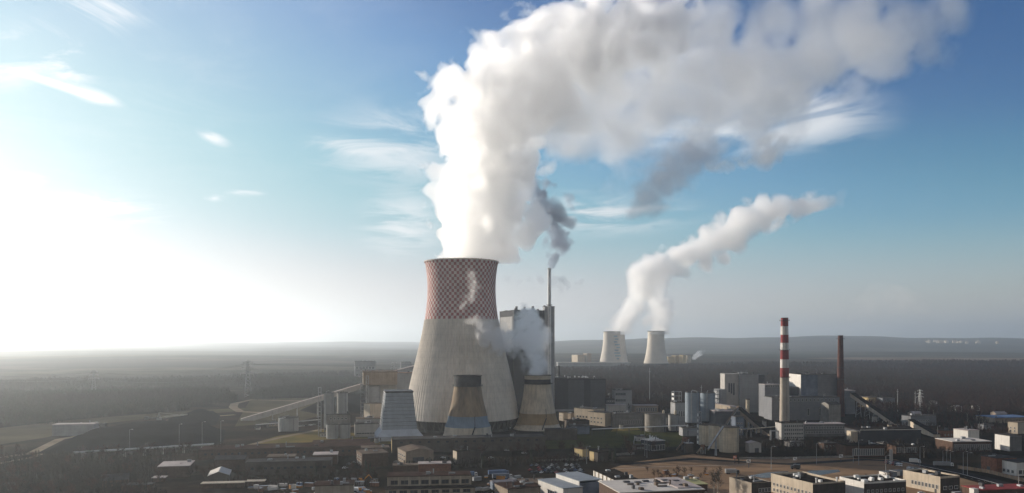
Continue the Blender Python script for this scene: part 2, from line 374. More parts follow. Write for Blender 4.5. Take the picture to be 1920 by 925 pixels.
pm('slat_grey', (.38, .42, .46), var=.10, bands=(3.5, .6), streak=.12); pm('slat_skirt', (.52, .55, .58), var=.1)
pm('boiler_dark', (.05, .052, .057), var=.12, scale=.05, bands=(4.5, .2)); pm('boiler_light', (.33, .33, .325), var=.08, bands=(6, .08)); pm('lift_grey', (.33, .34, .355), var=.07, bands=(5, .07))
pm('panel_black', (.055, .058, .065), var=.1); pm('panel_dark', (.10, .104, .115), var=.1, bands=(3, .12)); pm('panel_mid', (.20, .205, .215), var=.1, bands=(3, .1))
pm('panel_grey', (.30, .305, .31), var=.1, bands=(3.2, .1), streak=.1); pm('panel_light', (.45, .43, .40), var=.1, streak=.15); pm('panel_blue', (.16, .19, .24), var=.3, scale=.08)
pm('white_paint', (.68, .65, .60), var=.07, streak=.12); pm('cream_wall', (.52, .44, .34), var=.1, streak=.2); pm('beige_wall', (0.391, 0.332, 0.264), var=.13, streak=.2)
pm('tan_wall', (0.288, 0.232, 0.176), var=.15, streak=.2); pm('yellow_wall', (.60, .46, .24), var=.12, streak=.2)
pm('brick_red', (.21, .095, .06), var=.25, scale=.6); pm('brick_brown', (0.096, 0.058, 0.040), var=.25, scale=.5); pm('brick_grey', (0.098, 0.083, 0.071), var=.2, streak=.2)
pm('concrete', (0.256, 0.240, 0.216), var=.18, streak=.2); pm('grey_wall', (0.195, 0.188, 0.180), var=.15, streak=.2)
pm('roof_felt', (.035, .029, .026), spec=0.0, var=.5, scale=.16); pm('roof_brown', (0.064, 0.040, 0.032), spec=0.0, var=.25, scale=.12); pm('roof_tan', (0.168, 0.133, 0.105), spec=0.0, var=.2, scale=.1)
pm('roof_pale', (.42, .36, .335), var=.12, scale=.1); pm('roof_white', (.60, .55, .49), var=.1, scale=.08); pm('roof_blue', (.25, .28, .31), var=.1, bands=None); pm('roof_red', (.28, .05, .045), var=.2); pm('roof_green', (.32, .31, .15), var=.2)
pm('roof_grey', (0.083, 0.079, 0.075), spec=0.0, var=.2, scale=.1)
pm('front_shade', (.075, .064, .056), var=.25, streak=.2); pm('steel', (.34, .35, .36), rough=.5, metal=.3, var=.15); pm('steel_dark', (.09, .09, .095), rough=.6, var=.2); pm('steel_white', (.7, .7, .68), rough=.5, var=.08); pm('rusty_steel', (.20, .10, .06), var=.3)  # first colour: shade of the front walls put into the material
pm('silo_blue', (.27, .32, .37), var=.08, streak=.12, bands=(3, .06)); pm('silo_cream', (.62, .53, .40), var=.12, streak=.3, bands=(2.4, .1)); pm('silo_grey', (.36, .36, .35), var=.1, streak=.15)
pm('chimney_red', (.28, .055, .055), var=.15, streak=.15); pm('chimney_white', (.72, .68, .64), var=.1, streak=.25); pm('chimney_cream', (.47, .41, .34), var=.1, streak=.2); pm('chimney_brick', (.13, .062, .05), var=.25, streak=.25)
pm('far_white', (.62, .57, .5), var=.06, scale=.03); pm('far_mural', (.30, .42, .47), var=.15, scale=.06)
pm('glass', (.03, .035, .045), rough=.15, var=.1, spec=.6); pm('frame_white', (.6, .58, .54), var=.1)
pm('bark', (.045, .033, .026), var=.2); pm('twig_brown', (.044, .027, .019), var=.25, scale=.4); pm('twig_red', (.064, .030, .022), var=.25, scale=.4); pm('twig_grey', (.034, .027, .022), var=.25, scale=.4)
pm('needle', (.028, .036, .022), var=.3, scale=.5); pm('birch', (.42, .38, .33), var=.3, scale=2)
pm('car_white', (.75, .75, .74), rough=.3, var=.03, spec=.5); pm('car_silver', (.42, .43, .44), rough=.3, metal=.4, var=.03); pm('car_dark', (.03, .032, .036), rough=.3, var=.05, spec=.5)
pm('car_blue', (.05, .10, .22), rough=.35, var=.05, spec=.5); pm('car_red', (.34, .04, .035), rough=.35, var=.05, spec=.5); pm('tyre', (.02, .02, .02)); pm('truck_blue', (.10, .16, .28), var=.15)
pm('sign_white', (.75, .73, .70), var=.05); pm('sign_orange', (.70, .20, .10), var=.08); pm('sign_ink', (.05, .05, .06)); pm('orange_paint', (.50, .22, .04), var=.2)
pm('coal', (.012, .012, .013), var=.3, scale=.05, spec=0.0, rough=1.0); pm('rail_rust', (.12, .08, .06))

# ------------------------------------------------------------------ ground, hills, fields, roads
def ground_mat():
    m = bpy.data.materials.new('winter_ground'); m.use_nodes = True; t = m.node_tree; n = t.nodes; l = t.links
    b = n['Principled BSDF']; b.inputs['Roughness'].default_value = 1.0; b.inputs['Specular IOR Level'].default_value = 0.0
    tc = n.new('ShaderNodeTexCoord')
    def nz(scale, det, st, rough=.6):
        mp = n.new('ShaderNodeMapping'); mp.inputs['Scale'].default_value = st; l.new(tc.outputs['Object'], mp.inputs[0])
        x = n.new('ShaderNodeTexNoise'); x.inputs['Scale'].default_value = scale; x.inputs['Detail'].default_value = det; x.inputs['Roughness'].default_value = rough
        l.new(mp.outputs[0], x.inputs['Vector']); return x.outputs['Fac']
    def ramp(f, pts):
        r = n.new('ShaderNodeValToRGB'); l.new(f, r.inputs[0]); e = r.color_ramp.elements
        while len(e) < len(pts): e.new(.5)
        for q, (p, c) in zip(e, pts): q.position = p; q.color = (*c, 1)
        return r.outputs[0]
    near = ramp(nz(.02, 8, (1, 1, 1)), [(.30, (.012, .011, .008)), (.46, (.021, .017, .012)), (.58, (.04, .03, .021)), (.72, (.075, .056, .04))])
    fine = ramp(nz(.25, 6, (1, 1, 1)), [(.3, (.55, .55, .55)), (.7, (1.25, 1.22, 1.2))])
    far = ramp(nz(.0009, 7, (1, 1.6, 1)), [(.36, (.016, .019, .012)), (.50, (.03, .026, .018)), (.56, (.08, .066, .045)), (.60, (.026, .025, .016)), (.72, (.09, .075, .052))])
    mx = n.new('ShaderNodeMix'); mx.data_type = 'RGBA'; mx.blend_type = 'MULTIPLY'; mx.inputs[0].default_value = 1
    l.new(near, mx.inputs[6]); l.new(fine, mx.inputs[7])
    sp = n.new('ShaderNodeSeparateXYZ'); l.new(tc.outputs['Object'], sp.inputs[0])
    mr = n.new('ShaderNodeMapRange'); l.new(sp.outputs[1], mr.inputs[0]); mr.inputs['From Min'].default_value = 1300; mr.inputs['From Max'].default_value = 2600
    m2 = n.new('ShaderNodeMix'); m2.data_type = 'RGBA'; l.new(mr.outputs[0], m2.inputs[0]); l.new(mx.outputs[2], m2.inputs[6]); l.new(far, m2.inputs[7])
    l.new(m2.outputs[2], b.inputs['Base Color']); return m
M['ground'] = ground_mat()
def sm(x, a, b): x = np.clip((x - a) / (b - a), 0, 1); return x * x * (3 - 2 * x)
def terrain_h(X, Yv):
    px = CX + F * X / np.maximum(Yv, 1)
    h = np.zeros_like(X)
    n1 = 0.5 + 0.5 * np.sin(px * .006 + 1.3) * np.cos(px * .0023 + .4) + .22 * np.sin(px * .021) + .1 * np.sin(px * .057 + 2)
    right = sm(px, 860, 1150)
    h += right * sm(Yv, 6500, 11500) * (118 + 34 * n1) * (1 + .10 * sm(px, 1350, 1500) - .14 * sm(px, 1560, 1920))
    h += (1 - right) * sm(Yv, 9000, 19000) * (38 + 45 * n1) * (.25 + .75 * sm(px, 100, 480))
    h += sm(Yv, 2200, 3200) * (4 + 5 * np.sin(X * .0021 + Yv * .0013) + 4 * np.sin(X * .0007 - Yv * .0022))
    return h
def make_ground():
    ys = np.concatenate([np.linspace(-3000, 0, 4), np.linspace(100, 3000, 59), np.geomspace(3100, 42000, 90)])
    ts = np.linspace(-1.15, 1.15, 260); V = []
    for y in ys:
        ww = max(abs(y), 3000.0); x = ts * ww; V.append(np.stack([x, np.full_like(x, y), terrain_h(x, np.full_like(x, max(y, 1.0)))], 1))
    V = np.vstack(V); n = len(ts); Fc = []
    for i in range(len(ys) - 1):
        a = np.arange(n - 1) + i * n; Fc.append(np.stack([a, a + 1, a + n + 1, a + n], 1))
    o = link('ground', mesh_np('ground', V, np.vstack(Fc), M['ground'], smooth=True)); tag(o, kind='structure'); return o
make_ground()
def sheet(name, pts, m, z, kind='structure', world=False):
    P = [(Vector(p) if world else G(*p)) for p in pts]
    me = bpy.data.meshes.new(name); me.from_pydata([(p.x, p.y, z) for p in P], [], [tuple(range(len(P)))]); me.materials.append(m)
    if me.polygons[0].normal.z < 0: me.flip_normals()
    o = link(name, me); tag(o, kind=kind); return o
def road(name, pts, width, m, z, kind='structure'):
    P = [G(*p) for p in pts]; v = []; f = []
    for i, p in enumerate(P):
        d = (P[min(i + 1, len(P) - 1)] - P[max(i - 1, 0)]); d.z = 0; d.normalize(); s = Vector((-d.y, d.x, 0)) * width / 2
        v += [(p.x + s.x, p.y + s.y, z), (p.x - s.x, p.y - s.y, z)]
    for i in range(len(P) - 1): f.append((2 * i, 2 * i + 1, 2 * i + 3, 2 * i + 2))
    me = bpy.data.meshes.new(name); me.from_pydata(v, [], f); me.materials.append(m)
    if me.polygons[0].normal.z < 0: me.flip_normals()
    o = link(name, me); tag(o, kind=kind); return o
pm('asphalt', (0.038, 0.036, 0.035), spec=0.0, var=.3, scale=.08); pm('dusty_yard', (.31, .205, .125), spec=0.0, col2=(.17, .112, .07), scale=.05, stretch=(.5, 1.4, 1)); pm('dirt_road', (.26, .21, .15), spec=0.0, var=.2, scale=.05)
pm('dry_lawn', (.22, .155, .05), spec=0.0, col2=(.10, .09, .03), scale=.04); pm('green_lawn', (.07, .075, .025), spec=0.0, col2=(.04, .045, .02), scale=.03); pm('field', (.115, .095, .058), spec=0.0, col2=(.055, .05, .03), scale=.01)
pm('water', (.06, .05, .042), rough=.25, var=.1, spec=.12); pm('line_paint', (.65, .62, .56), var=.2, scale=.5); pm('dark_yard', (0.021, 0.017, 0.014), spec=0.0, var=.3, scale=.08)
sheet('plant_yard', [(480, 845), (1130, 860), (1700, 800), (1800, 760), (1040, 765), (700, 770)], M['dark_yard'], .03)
sheet('lawn', [(470, 833), (690, 827), (690, 815), (600, 806), (520, 818)], M['dry_lawn'], .06)
sheet('lawn', [(700, 834), (740, 832), (740, 826), (700, 827)], M['dry_lawn'], .06)
sheet('lawn', [(880, 845), (1270, 838), (1290, 812), (1150, 806), (1050, 812), (960, 830)], M['green_lawn'], .06)
sheet('lawn', [(925, 840), (1010, 839), (1005, 835), (935, 834)], M['dry_lawn'], .1)
sheet('lawn', [(1145, 810), (1200, 806), (1195, 802), (1150, 804)], M['dry_lawn'], .1)
sheet('parking_yard', [(1130, 884), (1180, 868), (1300, 852), (1385, 862), (1560, 858), (1680, 862), (1760, 884), (1900, 925), (1900, 990), (1200, 990), (1180, 915)], M['dusty_yard'], .05)
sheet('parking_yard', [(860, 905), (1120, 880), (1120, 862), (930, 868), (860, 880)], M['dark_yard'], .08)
sheet('puddle', [(1405, 892), (1440, 886), (1478, 884), (1472, 895), (1430, 897)], M['water'], .10)
sheet('puddle', [(1499, 889), (1520, 883), (1572, 881), (1576, 885), (1540, 891), (1504, 893)], M['water'], .10)
road('road', [(1150, 872), (1300, 861), (1480, 871), (1620, 862), (1700, 866), (1800, 885), (1915, 915), (2000, 940)], 10, M['asphalt'], .09)
road('road_edge_line', [(1690, 866), (1800, 888.5), (1912, 919)], .9, M['line_paint'], .14)
for q_ in range(16): road('road_dash', [(1708 + q_ * 12.5, 871.5 + q_ * 2.95), (1712 + q_ * 12.5, 872.4 + q_ * 2.95)], .35, M['line_paint'], .14)
road('road_edge_line', [(1130, 881), (1250, 875), (1400, 872)], .6, M['line_paint'], .14)
road('road', [(-60, 868), (60, 850), (112, 824), (230, 803), (330, 786), (440, 778)], 9, M['dirt_road'], .08)
road('road', [(-60, 880), (60, 858), (125, 832)], 6, M['dirt_road'], .07)
road('road', [(455, 838), (520, 822), (600, 806), (700, 795)], 7, M['dirt_road'], .09)
road('road', [(700, 750), (560, 752), (470, 750), (440, 757), (437, 764), (450, 772), (520, 776)], 12, M['dirt_road'], .10)
road('road', [(430, 842), (560, 836), (700, 832)], 5, M['line_paint'], .05)
sheet('field', [(-80, 846), (90, 820), (150, 800), (300, 782), (470, 770), (470, 764), (330, 772), (130, 788), (-80, 812)], M['field'], .04)
sheet('thicket_floor', [(-90, 1010), (-90, 868), (60, 858), (330, 866), (420, 880), (400, 1010)], mat('leaf_litter', (.034, .024, .017), var=.4, scale=.1, spec=0.0), .04)
sheet('field', [(1420, 684), (1560, 680), (2000, 683), (2000, 673), (1600, 671), (1430, 675)], mat('far_field', (.20, .15, .11), var=.25, scale=.004, spec=0.0), 3.0)
sheet('field', [(440, 800), (560, 790), (660, 765), (640, 745), (470, 748)], M['field'], .04)

# ------------------------------------------------------------------ coal yard
def heap(name, label, cat, pts, hmax, m, seed=1, edge=26.0):
    P = [G(*p) for p in pts]; xs = [p.x for p in P]; ys = [p.y for p in P]
    nx, ny = 90, 60; X, Yv = np.meshgrid(np.linspace(min(xs), max(xs), nx), np.linspace(min(ys), max(ys), ny))
    D = np.full(X.shape, 1e9); inside = np.zeros(X.shape, bool); n = len(P)
    for i in range(n):
        a, b = P[i], P[(i + 1) % n]; ex, ey = b.x - a.x, b.y - a.y; t_ = np.clip(((X - a.x) * ex + (Yv - a.y) * ey) / (ex * ex + ey * ey), 0, 1)
        D = np.minimum(D, np.hypot(X - a.x - t_ * ex, Yv - a.y - t_ * ey))
        cr = ((a.y > Yv) != (b.y > Yv)) & (X < (b.x - a.x) * (Yv - a.y) / (b.y - a.y + 1e-9) + a.x); inside ^= cr
    rn = np.vectorize(lambda x, y: mnoise.fractal(Vector((x * .03, y * .03, seed)), 1.0, 2.0, 4))(X, Yv)
    Z = np.where(inside, sm(D, 0, edge) * hmax * (1 + .22 * rn), -.4)
    V = np.stack([X.ravel(), Yv.ravel(), Z.ravel()], 1); a = (np.arange(nx - 1)[None, :] + nx * np.arange(ny - 1)[:, None]).ravel()
    q = np.stack([a, a + 1, a + nx + 1, a + nx], 1); keep = (inside.ravel()[q]).any(1)
    o = link(name, mesh_np(name, V, q[keep], m, smooth=True)); tag(o, label, cat); return o
heap('coal_heap', 'broad black coal heap behind the long pale pipe bridge', 'coal heap', [(62, 852), (130, 822), (210, 806), (330, 800), (425, 806), (420, 832), (370, 838), (140, 850)], 9, M['coal'])
heap('coal_heap', 'smaller dark coal heap behind the stacker machine', 'coal heap', [(290, 796), (340, 778), (400, 770), (415, 780), (405, 798)], 8, M['coal'], 5)
heap('coal_heap', 'dark ridge of coal under the inclined conveyor gallery', 'coal heap', [(560, 770), (600, 752), (690, 748), (690, 770), (600, 778)], 10, M['coal'], 9)

# ------------------------------------------------------------------ big cooling tower
def interp(prof, z):
    for (r0, z0), (r1, z1) in zip(prof, prof[1:]):
        if z <= z1: t = (z - z0) / (z1 - z0); return r0 + (r1 - r0) * t
    return prof[-1][0]
def smooth_prof(prof, n):
    zs = np.array([p[1] for p in prof]); rs = np.array([p[0] for p in prof]); c = np.polyfit(zs, rs, 3); z = np.linspace(zs[0], zs[-1], n)
    return [(float(np.polyval(c, q)), float(q)) for q in z]
YT = 876.0; XT = (865.5 - CX) / F * YT
tower = empty('cooling_tower', (XT, YT, 0)); tag(tower, 'largest concrete cooling tower with red and white checkered crown', 'cooling tower')
prof = smooth_prof([(61.3, 12), (58.8, 42), (52.3, 63), (46.4, 84), (41.6, 108), (39.6, 119), (38.9, 150), (39.4, 181)], 60)
zc = 118.6
def ribbed(prof, n, depth, cap=False):
    mb = MB(); v = []; f = []
    for r, z in prof:
        for k in range(n):
            a = 2 * math.pi * k / n; rr = r + (depth if k % 2 == 0 else 0); v.append((rr * math.cos(a), rr * math.sin(a), z))
    for i in range(len(prof) - 1):
        for k in range(n): k2 = (k + 1) % n; f.append((i * n + k, i * n + k2, (i + 1) * n + k2, (i + 1) * n + k))
    return mb.add(v, f)
low = [p for p in prof if p[1] < zc] + [(interp(prof, zc), zc)]
ribbed(low, 216, .45).build('shell', M['tower_concrete'], tower)
mb = MB(); nr, nc = 20, 84; hz_ = (181 - zc) / nr
for i in range(nr):
    z0, z1 = zc + i * hz_, zc + (i + 1) * hz_; r0, r1 = interp(prof, z0), interp(prof, z1)
    for k in range(nc):
        a0, a1 = 2 * math.pi * k / nc, 2 * math.pi * (k + 1) / nc
        mb.add([(r0 * math.cos(a0), r0 * math.sin(a0), z0), (r0 * math.cos(a1), r0 * math.sin(a1), z0), (r1 * math.cos(a1), r1 * math.sin(a1), z1), (r1 * math.cos(a0), r1 * math.sin(a0), z1)], [(0, 1, 2, 3)], (i + k) % 2)
mb.build('checkered_band', [M['checker_white'], M['checker_red']], tower)
inn = [(r - 1.2, z) for r, z in prof]; mb = MB(); mb.lathe(inn[::-1], 84, cap=False); mb.build('inner_lining', M['dark_concrete'], tower, smooth=True)
mb = MB(); rt = prof[-1][0]; mb.lathe([(rt - 1.6, 180.6), (rt + .9, 180.6), (rt + .9, 182), (rt - 1.6, 182), (rt - 1.6, 180.6)], 84, cap=False); mb.build('rim', M['checker_white'], tower)
mb = MB(); mb.lathe([(57.5, -.2), (57.5, 2.2), (55, 2.2), (55, .6)], 84, cap=False); mb.build('basin_wall', M['dark_concrete'], tower)
mb = MB(); mb.lathe([(50, 0), (52, 13)], 60, cap=False); mb.build('fill_pack', M['inner_dark'], tower)
for k in range(40):
    a = 2 * math.pi * k / 40
    mb = MB(); mb.bar((57 * math.cos(a), 57 * math.sin(a), 0), (61 * math.cos(a + .06), 61 * math.sin(a + .06), 12.6), 1.1); mb.bar((57 * math.cos(a), 57 * math.sin(a), 0), (61 * math.cos(a - .06), 61 * math.sin(a - .06), 12.6), 1.1)
    mb.build('support_column', M['dark_concrete'], tower)

def small_tower(px, py_front, s, tops, bands, label, cream):
    """bands: (row0, row1, half0, half1, name, material) from the ground up, rows and half widths in photo pixels"""
    Y = Yof(py_front) + 26; o = empty('cooling_tower', ((px - CX) / F * Y, Y, 0)); tag(o, label, 'cooling tower'); k = Y / F
    zz = lambda r: H + (HY - r) * k
    for (ra, rb, ha, hb, nm, m) in bands:
        za, zb = (0.6 if ra is None else zz(ra)), zz(rb); mb = MB(); n = 8; p = []
        for i in range(n + 1):
            t = i / n; bow = -.035 * math.sin(math.pi * t) * (ha + hb) / 2 * (1 if ha > hb * 1.1 else 0); p.append(((ha + (hb - ha) * t + bow) * k, za + (zb - za) * t))
        mb.lathe(p, 72, cap=False); mb.lathe([(r - .7, z) for r, z in p][::-1], 72, cap=False)
        mb.build(nm, m, o, smooth=True)
    ha = bands[-1][3]; zt = zz(bands[-1][1]); mb = MB(); mb.lathe([(ha * k - .8, zt), (ha * k + .8, zt), (ha * k + .8, zt + .5), (ha * k - .8, zt + .5), (ha * k - .8, zt)], 72, cap=False); mb.build('rim', M['crown_dark'], o)
    # stair climbing the base and a platform ring under the crown
    mb = MB(); r0 = bands[0][2] * k; mb.bar((r0 * .15, -r0 * 1.0, 2), (r0 * .32, -r0 * .86, 14), 1.2, .5); mb.bar((r0 * .15, -r0 * 1.0, 3.2), (r0 * .32, -r0 * .86, 15.2), .25)
    mb.bar((r0 * .32, -r0 * .86, 15), (r0 * .30, -r0 * .84, 24), .5); mb.build('stair', M['crown_dark'], o)
    rr = tops * k; zp = zz(s); mb = MB(); mb.lathe([(rr, zp), (rr + 1.5, zp), (rr + 1.5, zp + .3), (rr, zp + .3), (rr, zp)], 60, cap=False)
    mb.lathe([(rr + 1.45, zp + 1.2), (rr + 1.6, zp + 1.2), (rr + 1.6, zp + 1.35), (rr + 1.45, zp + 1.35), (rr + 1.45, zp + 1.2)], 60, cap=False); mb.build('walkway', M['crown_dark'], o)
    return o
small_tower(877, 830, 724, 25.6, [(None, 799, 49, 43, 'base_shell', M['cream_shell']), (799, 779, 43, 36.5, 'blue_band', M['blue_band']), (779, 724, 36.5, 25.3, 'upper_shell', M['rust_shell']), (724, 705, 25.3, 25.6, 'crown', M['crown_dark'])],
            'small rust stained cooling tower with a blue band', None)
small_tower(1008, 810, 720, 26, [(None, 794, 46, 40.5, 'base_shell', M['cream_shell']), (794, 774, 40.5, 34, 'orange_band', M['orange_band']), (774, 720, 34, 24.8, 'upper_shell', M['tan_shell']), (720, 711, 24.8, 24.6, 'dark_louvres', M['crown_dark']), (711, 704, 24.6, 24.8, 'crown', M['crown_cream'])],
            'small tan cooling tower with an orange band, steam rising from it', None)

# square slatted cooling tower
def square_tower():
    Y = Yof(826); k = Y / F; o = empty('fan_cooling_tower', ((742 - CX) * k, Y + 17, 0), math.radians(13)); tag(o, 'square slatted grey cooling tower with a flared skirt', 'cooling tower')
    def frus(w0, d0, z0, w1, d1, z1, mb):
        v = [(-w0, -d0, z0), (w0, -d0, z0), (w0, d0, z0), (-w0, d0, z0), (-w1, -d1, z1), (w1, -d1, z1), (w1, d1, z1), (-w1, d1, z1)]
        return mb.add(v, [(0, 3, 2, 1), (4, 5, 6, 7), (0, 1, 5, 4), (1, 2, 6, 5), (2, 3, 7, 6), (3, 0, 4, 7)])
    mb = MB(); n = 19; z0, z1 = 10.5, 45.5
    for i in range(n):
        t0, t1 = i / n, (i + .86) / n; w = lambda t: 16.6 - 3.8 * t
        frus(w(t0) + .25, w(t0) + .25, z0 + (z1 - z0) * t0, w(t1), w(t1), z0 + (z1 - z0) * t1, mb)
    mb.build('slatted_body', M['slat_grey'], o)
    mb = MB(); frus(22, 22, 4.2, 17, 17, 10.4, mb); frus(22, 22, 0, 22, 22, 4.15, mb); mb.build('skirt', M['slat_skirt'], o)
    mb = MB(); frus(13.4, 13.4, 45.4, 13.6, 13.6, 47, mb); mb.build('top_rim', M['steel_dark'], o)
    mb = MB()
    for i in range(13):
        t = i / 12; x = -17.1 + 3.8 * t; z = z0 + (z1 - z0) * t; mb.bar((x, -12, z), (x, 12, z), .5)
        if i < 12:
            x2 = -17.1 + 3.8 * (i + 1) / 12; z2 = z0 + (z1 - z0) * (i + 1) / 12; s = 1 if i % 2 else -1
            mb.bar((x, -9 * s, z), (x2, 9 * s, z2), .35)
    for y in (-12, -4, 4, 12): mb.bar((-17.2, y, z0), (-13.4, y, z1), .45)
    mb.build('stair_lattice', M['steel_white'], o)
square_tower()

# ------------------------------------------------------------------ generic buildings
_wmesh = {}
def window_mesh(w, h, fm='frame_white'):
    key = (round(w, 1), round(h, 1), fm)
    if key not in _wmesh:
        mb = MB(); t = min(.22, w * .14)
        mb.box(-w / 2, -.05, 0, w / 2, .02, h, 1)
        for a in ((-w / 2 - t, 0 - t, w / 2 + t, 0), (-w / 2 - t, h, w / 2 + t, h + t), (-w / 2 - t, 0, -w / 2, h), (w / 2, 0, w / 2 + t, h)): mb.box(a[0], -.14, a[1], a[2], .02, a[3], 0)
        mb.box(-.05, -.10, 0, .05, 0, h, 0)
        _wmesh[key] = mb.mesh('window', [M[fm], M['glass']])
    return _wmesh[key]
def windows(o, w, d, h, spec):
    """spec: (face, rows, cols, win_w, win_h, z_first, z_step, u0, u1[, frame])"""
    for s in spec:
        face, rows, cols, ww, wh, z0, dz, u0, u1 = s[:9]; fm = s[9] if len(s) > 9 else 'frame_white'; me = window_mesh(ww, wh, fm)
        for r in range(rows):
            for c in range(cols):
                t = u0 + (u1 - u0) * ((c + .5) / cols)
                p = link('window', me, o)
                if face == 'f': p.location = (t * w, -.03, z0 + r * dz)
                elif face == 'l': p.location = (-.03, t * d, z0 + r * dz); p.rotation_euler = (0, 0, math.radians(-90))
                elif face == 'r': p.location = (w + .03, t * d, z0 + r * dz); p.rotation_euler = (0, 0, math.radians(90))
def bld(name, label, cat, px, py, wpx, top, depth, yaw, wall='grey_wall', roof='roof_felt', win=(), parapet=0.0, gable=None, door=None, clutter=0, band=None, group=None, Y=None, over=.35, clutter_mat='steel', seed=None):
    Y0 = Y or Yof(py); k = Y0 / F; a = math.radians(yaw); p = Vector(((px - CX) * k, Y0, 0)); w = wpx * k / math.cos(a) ; h = H + (HY - top) * k
    o = empty(name, p, a); tag(o, label, cat, group); o['_whd'] = (w, h, depth)
    mb = MB(); mb.box(0, 0, -.3, w, depth, h)
    if gable: 
        gh, along = gable
        if along == 'x': mb.add([(0, 0, h), (0, depth, h), (0, depth / 2, h + gh), (w, 0, h), (w, depth, h), (w, depth / 2, h + gh)], [(0, 2, 1), (3, 4, 5)])
        else: mb.add([(0, 0, h), (w, 0, h), (w / 2, 0, h + gh), (0, depth, h), (w, depth, h), (w / 2, depth, h + gh)], [(0, 1, 2), (3, 5, 4)])
    mb.build('wall', M[wall], o)
    rb = MB(); e = over
    if gable:
        gh, along = gable; t = .3
        if along == 'x':
            for s in (0, 1):
                y0, y1 = (-e, depth / 2) if s == 0 else (depth + e, depth / 2); zl = h - gh * e / (depth / 2)
                rb.add([(-e, y0, zl + .05), (w + e, y0, zl + .05), (w + e, y1, h + gh + .05), (-e, y1, h + gh + .05), (-e, y0, zl + t), (w + e, y0, zl + t), (w + e, y1, h + gh + t), (-e, y1, h + gh + t)], [(0, 3, 2, 1), (4, 5, 6, 7), (0, 1, 5, 4), (1, 2, 6, 5), (2, 3, 7, 6), (3, 0, 4, 7)])
        else:
            for s in (0, 1):
                x0, x1 = (-e, w / 2) if s == 0 else (w + e, w / 2); zl = h - gh * e / (w / 2)
                rb.add([(x0, -e, zl + .05), (x1, -e, h + gh + .05), (x1, depth + e, h + gh + .05), (x0, depth + e, zl + .05), (x0, -e, zl + t), (x1, -e, h + gh + t), (x1, depth + e, h + gh + t), (x0, depth + e, zl + t)], [(0, 3, 2, 1), (4, 5, 6, 7), (0, 1, 5, 4), (1, 2, 6, 5), (2, 3, 7, 6), (3, 0, 4, 7)])
    elif parapet:
        rb.box(.45, .45, h + .02, w - .45, depth - .45, h + .2)
    else: rb.box(-e, -e, h + .02, w + e, depth + e, h + .45)
    rf = rb.build('roof', M[roof], o)
    if parapet:
        q = MB(); t = .4; q.box(0, 0, h + .002, w, t, h + parapet); q.box(0, depth - t, h + .002, w, depth, h + parapet); q.box(0, t, h + .002, t, depth - t, h + parapet); q.box(w - t, t, h + .002, w, depth - t, h + parapet)
        q.build('parapet', M[wall if isinstance(parapet, (int, float)) else parapet], o)
    windows(o, w, depth, h, win)
    if door:
        face, u, dw, dh = door; mb = MB(); mb.box(-dw / 2, -.12, 0, dw / 2, .05, dh); d_ = mb.build('door', M['steel_dark'], o)
        if face == 'f': d_.location = (u * w, 0, 0)
        else: d_.location = (0, u * depth, 0); d_.rotation_euler = (0, 0, math.radians(-90))
    rg = random.Random(seed if seed is not None else int(px * 7 + py)); top_z = h + (.2 if parapet else .45)
    for i in range(clutter):
        x, y = rg.uniform(.08, .92) * w, rg.uniform(.1, .9) * depth; kind = rg.random(); q = MB()
        if kind < .55: q.cbox(x, y, top_z - .05, rg.uniform(1.2, 3.4), rg.uniform(1.2, 3), rg.uniform(.7, 2.2)); nm = 'roof_unit'
        elif kind < .85: r = rg.uniform(.25, .6); q.lathe([(r, top_z - .05), (r, top_z + rg.uniform(1, 2.6)), (r * 1.5, top_z + 2.6), (r * 1.5, top_z + 2.9)], 10, x, y); nm = 'roof_vent'
        else: q.cbox(x, y, top_z - .05, rg.uniform(3, 7), .9, .8); nm = 'roof_duct'
        q.build(nm, M[clutter_mat] if rg.random() < .7 else M['steel_dark'], o)
    if band:
        z0, z1, bm_ = band; q = MB(); q.box(-.08, -.08, z0, w + .08, depth + .08, z1); q.build('wall_band', M[bm_], o)
    return o
def part_box(o, name, m, x0, y0, z0, x1, y1, z1): mb = MB(); mb.box(x0, y0, z0, x1, y1, z1); return mb.build(name, M[m], o)
# ------------------------------------------------------------------ boiler house, lift tower, stack, turbine halls
b = bld('boiler_house', 'tall dark boiler house with one pale side, behind the steam', 'boiler house', 964, 774, 57, 582, 62, 19, 'boiler_dark', 'roof_grey', clutter=14)
w_, h_, d_ = b['_whd'][0], b['_whd'][1], b['_whd'][2]
mb = MB(); mb.box(-.4, 6, h_ * .30, -.02, d_ - 4, h_ - 8); mb.build('lit_side_panel', M['boiler_light'], b)  # sunlit side put into the colour as a paler panel
for i in range(2): link('window', window_mesh(5, 12), b, (-.45, 20 + 22 * i, h_ - 40), math.radians(-90))
mb = MB(); mb.box(-17, 4, -.3, -.02, d_ - 6, h_ * .63); mb.build('bunker_bay', M['boiler_dark'], b)
for i in range(9): part_box(b, 'roof_pipe', 'steel_dark', 3 + i * 4.1, 6 + (i % 3) * 9, h_ + .4, 5.2 + i * 4.1, 9 + (i % 3) * 9, h_ + 2.5 + (i * 37 % 5))
b = bld('lift_tower', 'slim pale grey lift tower beside the dark boiler house', 'tower', 1021, 772, 19, 575, 14, 8, 'lift_grey', 'roof_grey', clutter=2)
for i in range(14): part_box(b, 'landing_strip', 'panel_light', -.2, 6, 8 + i * 8.6, -.02, 8, 12.5 + i * 8.6)
